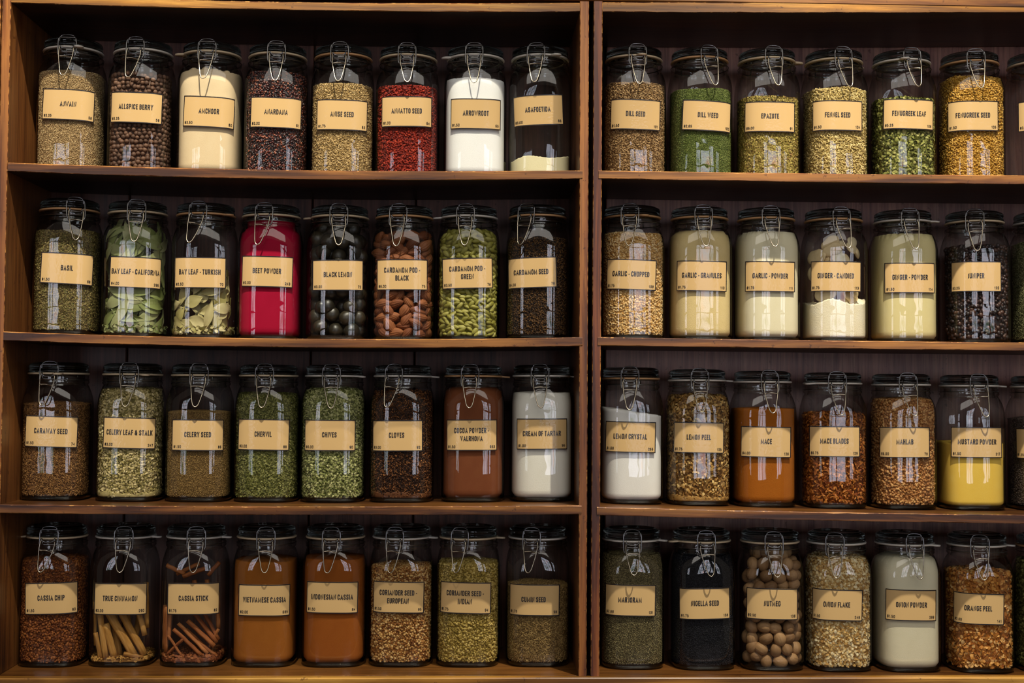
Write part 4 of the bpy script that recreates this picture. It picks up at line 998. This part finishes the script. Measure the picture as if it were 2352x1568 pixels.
INST = []
def place_pack(root, item, r_, zf, rng, cfg, name_txt, skip):
    """stack rings of items from the bottom up against the glass"""
    nm, lab, cat, grp = ITEM[item]; protos = PROT[item]; r_ *= 0.001
    pts = []
    elong = {'bpod': 1.35, 'gpod': 1.35}.get(item, 1.0)
    flat = {'bpod': .85, 'gpod': .82}.get(item, 1.0)
    z = 0.008+r_*0.9*flat; row = 0
    while z < zf+r_*0.3:
        for ring_, ins in ((0, 0.0035+r_*1.0), (1, 0.0035+r_*2.55)):
            if ring_ == 1 and item in ('berry', 'gpod'): 
                if z < zf-r_*3: continue
            rad = float(r_in(0.0, z, ins)); 
            if rad < 0.004: continue
            per = rad/0.0545; span = 0.100*per if item != 'berry' else 0.092*per
            step = r_*1.93*elong
            n = int(2*span/step); 
            for i in range(n):
                s = (i+0.5+(0.5 if row % 2 else 0)-n/2+0.22*math.sin(row*2.3))*step+rng.normal(0, r_*.24)
                th = float(th_of_s(s/per)); zz = z+rng.normal(0, r_*.24)
                rr = float(r_in(th, zz, ins))
                if zz > 0.182: rr = min(rr, 0.0415-r_)
                if rr < 0.003: continue
                rr -= abs(rng.normal(0, r_*.18))
                pts.append((rr*math.sin(th), -rr*math.cos(th), zz, th, s, ring_))
        z += r_*(1.62 if item in ('nut', 'lemon') else 1.72)*flat; row += 1
    # fill the middle of the top
    stuffV = []; keep = []
    for p_ in pts:
        if skip and ring_is_hidden(p_, skip): stuffV.append(p_)
        else: keep.append(p_)
    keep.sort(key=lambda q: q[1]-0.0*q[2])
    lim = 290
    rest = keep[lim:]; keep = keep[:lim]
    first = True
    for p_ in keep:
        me = protos[int(rng.integers(len(protos)))]
        o = bpy.data.objects.new(nm, me); COL.objects.link(o)
        W = root_world(root, p_[:3]); o.location = W
        if item in ('bpod', 'gpod'):
            o.rotation_euler = Euler((rng.uniform(0, 6.3), rng.uniform(-1.0, 1.0), p_[3]+rng.normal(0, .25)), 'XYZ')
            o.scale = (1, 1, 1)
        else: o.rotation_euler = (rng.uniform(0, 6.3), rng.uniform(0, 6.3), rng.uniform(0, 6.3))
        tag(o, lab, cat, grp)
    return stuffV+rest
def ring_is_hidden(p_, skip):
    s0, z0 = skip; return p_[5] == 0 and abs(p_[4]-s0) < LW/2-0.008 and abs(p_[2]-z0) < LH/2-0.006
def root_world(root, p_):
    rz = root['_rz']; c, s = math.cos(rz), math.sin(rz); b0 = root['_loc']
    return (b0[0]+p_[0]*c-p_[1]*s, b0[1]+p_[0]*s+p_[1]*c, b0[2]+p_[2])

def combine(parts):
    """parts: list of (V, faces or list, rnd)"""
    Vs = []; tri = []; quad = []; other = []; rn = []; base = 0
    for V_, F_, r_ in parts:
        Vs.append(V_); rn.append(np.full(len(V_), r_) if np.isscalar(r_) else r_)
        for f_ in (F_ if isinstance(F_, list) else [F_]):
            f_ = np.asarray(f_)+base
            (tri if f_.shape[1] == 3 else quad if f_.shape[1] == 4 else other).append(f_)
        base += len(V_)
    L = []
    if tri: L.append(np.concatenate(tri))
    if quad: L.append(np.concatenate(quad))
    return np.concatenate(Vs), L+other, np.concatenate(rn)

SEED = 100
JARLIST = []
for row, jars in J.items():
    surf = SH[row]
    for ji, (lines, price, num, pl, pr, q, cpx, tipx, filly, spice, gk, tab) in enumerate(jars):
        SEED += 1; rng = np.random.default_rng(SEED); random.seed(SEED)
        yc = YC[row]+rng.uniform(-.002, .002)
        x0, _ = bp((pl+pr)/2, MIDY[row[1]], yc)
        z0 = surf(x0)+0.0002
        # measured sticker centre fixes how far round the jar it sits; jar itself turned a touch
        rz = R(rng.uniform(-2.5, 2.5))
        lx, ly = sum(q[0::2])/4, sum(q[1::2])/4
        root = bpy.data.objects.new('glass_jar', None); COL.objects.link(root)
        root.location = (x0, yc, z0); root.rotation_euler = (0, 0, rz)
        root['_rz'] = rz; root['_loc'] = (x0, yc, z0)
        sp = SP[spice]; NAME = lines[0] if len(lines) == 1 else lines[0]+' '+lines[1]
        edge = ji == 6 and row[0] == 'R'
        if edge: jl = EDGE_LABEL[row][0]
        elif spice == 'cocoa_powder': jl = 'clip-top glass jar of brown powder with kraft label reading COCOA POWDER'
        else: jl = 'clip-top glass jar of %s with kraft label reading %s' % (sp['words'], NAME)
        tag(root, jl, 'jar', 'clip-top spice jars standing on the shelves')
        ob('glass_body', BODY, root); ob('glass_foot', FOOT, root); ob('glass_lid', LID, root)
        g = ob('rubber_gasket', GK[gk], root, rot=(0, 0, R(tab)-rz))
        # clasp direction from its measured position
        best = None
        for d in np.linspace(-50, 50, 201):
            a = R(d); p_ = (x0+0.053*math.sin(a), yc-0.053*math.cos(a), z0+0.212); e = abs(pj(p_)[0]-cpx)
            if best is None or e < best[0]: best = (e, a, p_)
        phi = best[1]
        ob('neck_wire', RING, root)
        ob('wire_bail', BAIL, root, rot=(0, 0, phi-rz)); ob('wire_hinge', HINGE, root, rot=(0, 0, phi-rz)); ob('wire_bracket', BRACKET, root, rot=(0, 0, phi-rz))
        tipdx = (tipx-pj((x0+0.062*math.sin(phi), yc-0.062*math.cos(phi), z0+0.16))[0])/1.34*0.001
        al = math.atan2(tipdx, 0.0515); al = max(-.35, min(.35, al))
        pv = Vector((0.0565*math.sin(phi-rz), -0.0565*math.cos(phi-rz), 0.2115))
        ob('latch_lever', LEVER, root, loc=pv, rot=(R(rng.uniform(-3, 4)), -al, phi-rz))
        # sticker
        best = None
        for s in np.linspace(-0.07, 0.07, 281):
            lp_ = on_jar(0, 0, s, 0.09, 0, 0.0005); W = root_world(root, lp_); e = abs(pj(W)[0]-lx)
            if best is None or e < best[0]: best = (e, s, lp_, W)
        s0 = best[1]; _, zz = bp(lx, ly, best[3][1]); zlab = zz-z0
        a_ = on_jar(-0.02, 0, s0, zlab, 0, 0); b_ = on_jar(0.02, 0, s0, zlab, 0, 0); pa, pb = pj(root_world(root, a_)), pj(root_world(root, b_))
        base_sl = (pb[1]-pa[1])/(pb[0]-pa[0]); ms = ((q[3]-q[1])/(q[2]-q[0])+(q[7]-q[5])/(q[6]-q[4]))/2
        ms2 = -((q[4]-q[0])/(q[5]-q[1])+(q[6]-q[2])/(q[7]-q[3]))/2
        tilt = -(ms-base_sl); tilt = max(-.12, min(.12, tilt))
        if lines[0]: sticker(root, lines, price, num, s0, zlab, tilt)
        elif price: sticker(root, [], price, num, s0, zlab, tilt)
        skip = (s0, zlab) if lines[0] else None
        # contents
        _, zf = bp((pl+pr)/2, filly, yc-0.046); zf -= z0
        cl = (EDGE_LABEL[row][1] if edge else '%s filling the jar labelled %s' % (sp.get('words', ''), NAME if spice != 'cocoa_powder' else 'COCOA POWDER'))
        def cobj(name, me):
            o = ob(name, me, None, (x0, yc, z0), (0, 0, rz)); return tag(o, cl, 'spice', None, 'stuff')
        if sp['kind'] == 'powder':
            zt = top_fn(rng, zf, sp.get('slope', 0), 0.002, sp.get('amp', 0.0015))
            V, Fq = fill_mesh(rng, zt, 0.0040, lump=0.0003, nth=120, nz=30)
            parts = [(V, Fq, 0.5)]
            for _ in range(sp.get('lumps', 0)):
                pv_, pf_ = proto('sph'); a = rng.uniform(-1.2, 1.2); rr = rng.uniform(0.030, 0.041); s_ = rng.uniform(.006, .014)
                c = np.array([rr*math.sin(a), -rr*math.cos(a), 0]); c[2] = float(zt(c[0], c[1]))+s_*.3
                parts.append((pv_*s_*np.array([1, .9, .8])+c, pf_, 0.6))
            V, Fq, rn = combine(parts)
            cobj(spice, fastmesh(spice, V, Fq, spice_mat(spice, sp['cols'], 0.85, sp.get('fine', 0.25), 0.15, 900, 0.3), True, rn))
        elif sp['kind'] == 'grain':
            zt = top_fn(rng, zf, 0, 0.003, 0.003)
            t_ = sp['size'][2]*0.001
            m_ = spice_mat(spice, sp['cols'], sp.get('rough', .65), 0.0, sp.get('spec', .3))
            V, Fq = fill_mesh(rng, lambda x, y: zt(x, y)-t_*.6, 0.0040+t_*0.75, nth=64, nz=16)
            parts = [(V, Fq, 0.15)]
            kw = dict(tiltj=sp.get('tiltj', .3), dens=sp.get('dens', 1.25))
            W, FF, rn = scatter(rng, zt, sp['size'], sp['shape'], depth=t_*.8+.0008, **kw); parts.append((W, FF, rn))
            if 'dust' in sp:
                V, Fq = fill_mesh(rng, top_fn(rng, .016, amp=.006), 0.0030, lump=.0012, nth=96, nz=10); parts.append((V, Fq, .55))
            V, Fq, rn = combine(parts)
            cobj(spice, fastmesh(spice, V, Fq, m_, True, rn))
        elif sp['kind'] == 'pack':
            rest = place_pack(root, sp['item'], sp['r'], zf+0.004, rng, sp, NAME, skip)
            pm = PROT[sp['item']][0]; pv_ = np.array([v.co[:] for v in pm.vertices]); pf_ = np.array([p_.vertices[:] for p_ in pm.polygons])
            parts = []
            if sp['item'] in ('berry', 'gpod'):
                V, Fq = fill_mesh(rng, lambda x, y: x*0+zf-sp['r']*.0012, 0.0035+sp['r']*.0014, nth=64, nz=12); parts.append((V, Fq, .3))
            for p_ in rest: 
                E = np.array(Euler((rng.uniform(0, 6), rng.normal(0, .5), p_[3])).to_matrix()); parts.append((pv_@E.T+np.array(p_[:3]), pf_, .5))
            if parts:
                V, Fq, rn = combine(parts)
                o = ob(ITEM[sp['item']][0]+'_pile', fastmesh('pile', V, Fq, pm.materials[0], True, rn), None, (x0, yc, z0), (0, 0, rz))
                tag(o, '%s deeper in the jar labelled %s' % (sp['words'], NAME), 'spice', None, 'stuff')
        elif sp['kind'] == 'leaves':
            mt = rndmat(spice+'_leaf', sp['cols'], 0.5, .35, 60, .3)
            ztop = 0.196 if 'cal' in spice else 0.13
            for i in range(sp['n']):
                L_ = sp['L']*.001*rng.uniform(.75, 1.15); W_ = sp['W']*.001*rng.uniform(.8, 1.15)
                s = rng.uniform(-.085, .085); zc = 0.012+(ztop-0.02)*((i+rng.uniform(0, 1))/sp['n'])
                roll = rng.uniform(-.5, .5)+(PI/2 if rng.uniform() < .5 else 0)*rng.choice([1, .6])
                me = leaf_mesh(rng, s, zc, roll, L_, W_, 0.0032+rng.uniform(0, 0.012), mt, ztop+0.005)
                o = ob('bay_leaf', me, None, (x0, yc, z0), (0, 0, rz))
                tag(o, 'dried green bay leaf in the jar labelled '+NAME, 'leaf', 'bay leaves in the jar labelled '+NAME)
            for i in range(26):
                s = rng.uniform(-.07, .07); zc = 0.02+(ztop-0.03)*(i/26)
                me = leaf_mesh(rng, s, zc, rng.uniform(0, 3), sp['L']*.001, sp['W']*.0011, rng.uniform(.018, .03), mt, ztop)
                tag(ob('bay_leaf', me, None, (x0, yc, z0), (0, 0, rz)), 'dried green bay leaf in the jar labelled '+NAME, 'leaf', 'bay leaves in the jar labelled '+NAME)
            m_ = spice_mat(spice+'_crumbs', sp['cols'], .6)
            W, FF, rn = scatter(rng, top_fn(rng, .02), (9, 6, 2.5), 'flake', 1.3, .004, zmax=None)
            o = ob('leaf_crumbs', fastmesh('leaf_crumbs', W, FF, m_, True, rn), None, (x0, yc, z0), (0, 0, rz))
            tag(o, 'broken leaf crumbs at the bottom of the jar labelled '+NAME, 'spice', None, 'stuff')
        elif sp['kind'] == 'ginger':
            zt = top_fn(rng, zf, 0, .004, 0.011)
            V, Fq = fill_mesh(rng, zt, 0.0045, lump=0.0008, nth=120, nz=30)
            o = ob('ginger_sugar', fastmesh('ginger_sugar', V, Fq, spice_mat(spice, sp['cols'], .8, .6, .3, 700, .5), True, np.full(len(V), .5)), None, (x0, yc, z0), (0, 0, rz))
            tag(o, 'loose pale sugar in the lower half of the jar labelled GINGER - CANDIED', 'sugar', None, 'stuff')
            gm = [ellmesh('ginger_slice', (.040*s_, .026*s_, .009), M_GINGER, rng, noise=.10) for s_ in (1, .8, 1.1)]
            for i in range(34):
                a = rng.uniform(-1.5, 1.5); zc = 0.05+i/34*0.13; rr = float(r_in(a, zc, 0.0045+.013))*rng.uniform(.75, 1)
                o = bpy.data.objects.new('ginger_slice', gm[i % 3]); COL.objects.link(o)
                o.location = root_world(root, (rr*math.sin(a), -rr*math.cos(a), zc)); o.rotation_euler = (rng.uniform(1.1, 1.9), rng.uniform(-.7, .7), a)
                o.scale = (.8, .8, .9) if zc > .15 else (1, 1, 1)
                tag(o, 'pale sugared ginger slice in the jar labelled GINGER - CANDIED', 'ginger slice', 'ginger slices in their jar')
        elif sp['kind'] == 'sticks':
            tc_ = spice == 'true_cinnamon'
            if tc_:
                S_ = [(-33, 112, 24, 11, 8.2, -34), (-14, 112, 41, 17, 7.2, -30), (-37, 104, -21, 12, 6.0, -40), (-24, 70, -9, 14, 7.0, -38), (-44, 105, -43, 32, 3.4, -26), (-46, 55, -30, 11, 4.5, -40),
                      (22, 120, 42, 50, 5.5, -34), (38, 136, 41, 60, 5.0, -18), (0, 118, 18, 20, 6.5, -18), (-20, 116, -6, 12, 7, -16), (8, 20, 40, 13, 4.5, -38), (-44, 12, -10, 13, 4.0, -36), (30, 100, 14, 12, 6, -5), (-10, 105, -36, 12, 6, -2)]
            else:
                S_ = [(-28, 62, 20, 17, 3.8, -42), (-21, 71, 28, 20, 3.6, -38), (-5, 76, 40, 33, 4.4, -40), (-4, 98, 46, 38, 4.4, -34), (14, 98, 47, 42, 3.8, -30), (-47, 100, -48, 26, 3.4, -28), (-41, 98, -41, 22, 3.4, -34),
                      (-34, 96, -35, 44, 3.6, -38), (-48, 166, -14, 152, 4.2, -26), (-16, 148, 22, 162, 4.5, -30), (26, 150, 46, 172, 4.2, -28), (-30, 150, 8, 168, 4, -14), (40, 120, 42, 60, 4.6, -20), (-10, 47, -40, 18, 3, -42),
                      (-25, 130, -30, 90, 4, -20), (0, 140, 10, 92, 4.6, -15), (20, 140, 24, 90, 4.6, -8), (-10, 60, 36, 17, 3.6, -30), (-38, 52, -12, 14, 2.6, -43), (10, 40, 44, 16, 3.4, -36), (46, 60, 30, 30, 3, -30)]
            for (xa, za, xb, zb, r_, yy) in S_:
                a3 = np.array([xa, yy, za])*.001; b3 = np.array([xb, yy*rng.uniform(.92, 1.0), zb])*.001
                for v in (a3, b3):
                    rmx = float(r_in(math.atan2(v[0], -v[1]), v[2], .0040+r_*.001)); rr = math.hypot(v[0], v[1])
                    if rr > rmx: v[0] *= rmx/rr; v[1] *= rmx/rr
                    v[2] = max(v[2], .008+r_*.0008)
                dv = b3-a3; L_ = float(np.linalg.norm(dv)); me = bark_mesh(L_, r_*.001, M_QUILL if tc_ else M_CASS, rng)
                o = bpy.data.objects.new('cinnamon_stick', me); COL.objects.link(o)
                qd = Vector(dv).to_track_quat('Z', 'Y'); o.rotation_mode = 'QUATERNION'
                from mathutils import Quaternion
                o.rotation_quaternion = Quaternion((0, 0, 1), rz) @ qd; o.location = root_world(root, tuple(a3))
                if tc_: tag(o, 'pale rolled cinnamon quill in the jar labelled TRUE CINNAMON', 'cinnamon stick', 'cinnamon quills in the jar labelled TRUE CINNAMON')
                else: tag(o, 'reddish cassia stick in the jar labelled CASSIA STICK', 'cinnamon stick', 'cassia sticks in the jar labelled CASSIA STICK')
            cols = ['7A5020', 'A87838', 'C4964E'] if tc_ else ['5E2E16', '8A4A26', 'A06236']
            W, FF, rn = scatter(rng, top_fn(rng, .014 if tc_ else .018, amp=.003), (7, 4, 2), 'flake', 1.3, .003)
            V, Fq = fill_mesh(rng, top_fn(rng, .011 if tc_ else .014, amp=.003), .0045, nth=48, nz=5)
            V, Fq, rn = combine([(V, Fq, .3), (W, FF, rn)])
            o = ob('bark_crumbs', fastmesh('bark_crumbs', V, Fq, spice_mat(spice+'_crumbs', cols, .7), True, rn), None, (x0, yc, z0), (0, 0, rz))
            tag(o, 'bark crumbs at the bottom of the jar labelled '+NAME, 'spice', None, 'stuff')
        del root['_rz']; del root['_loc']
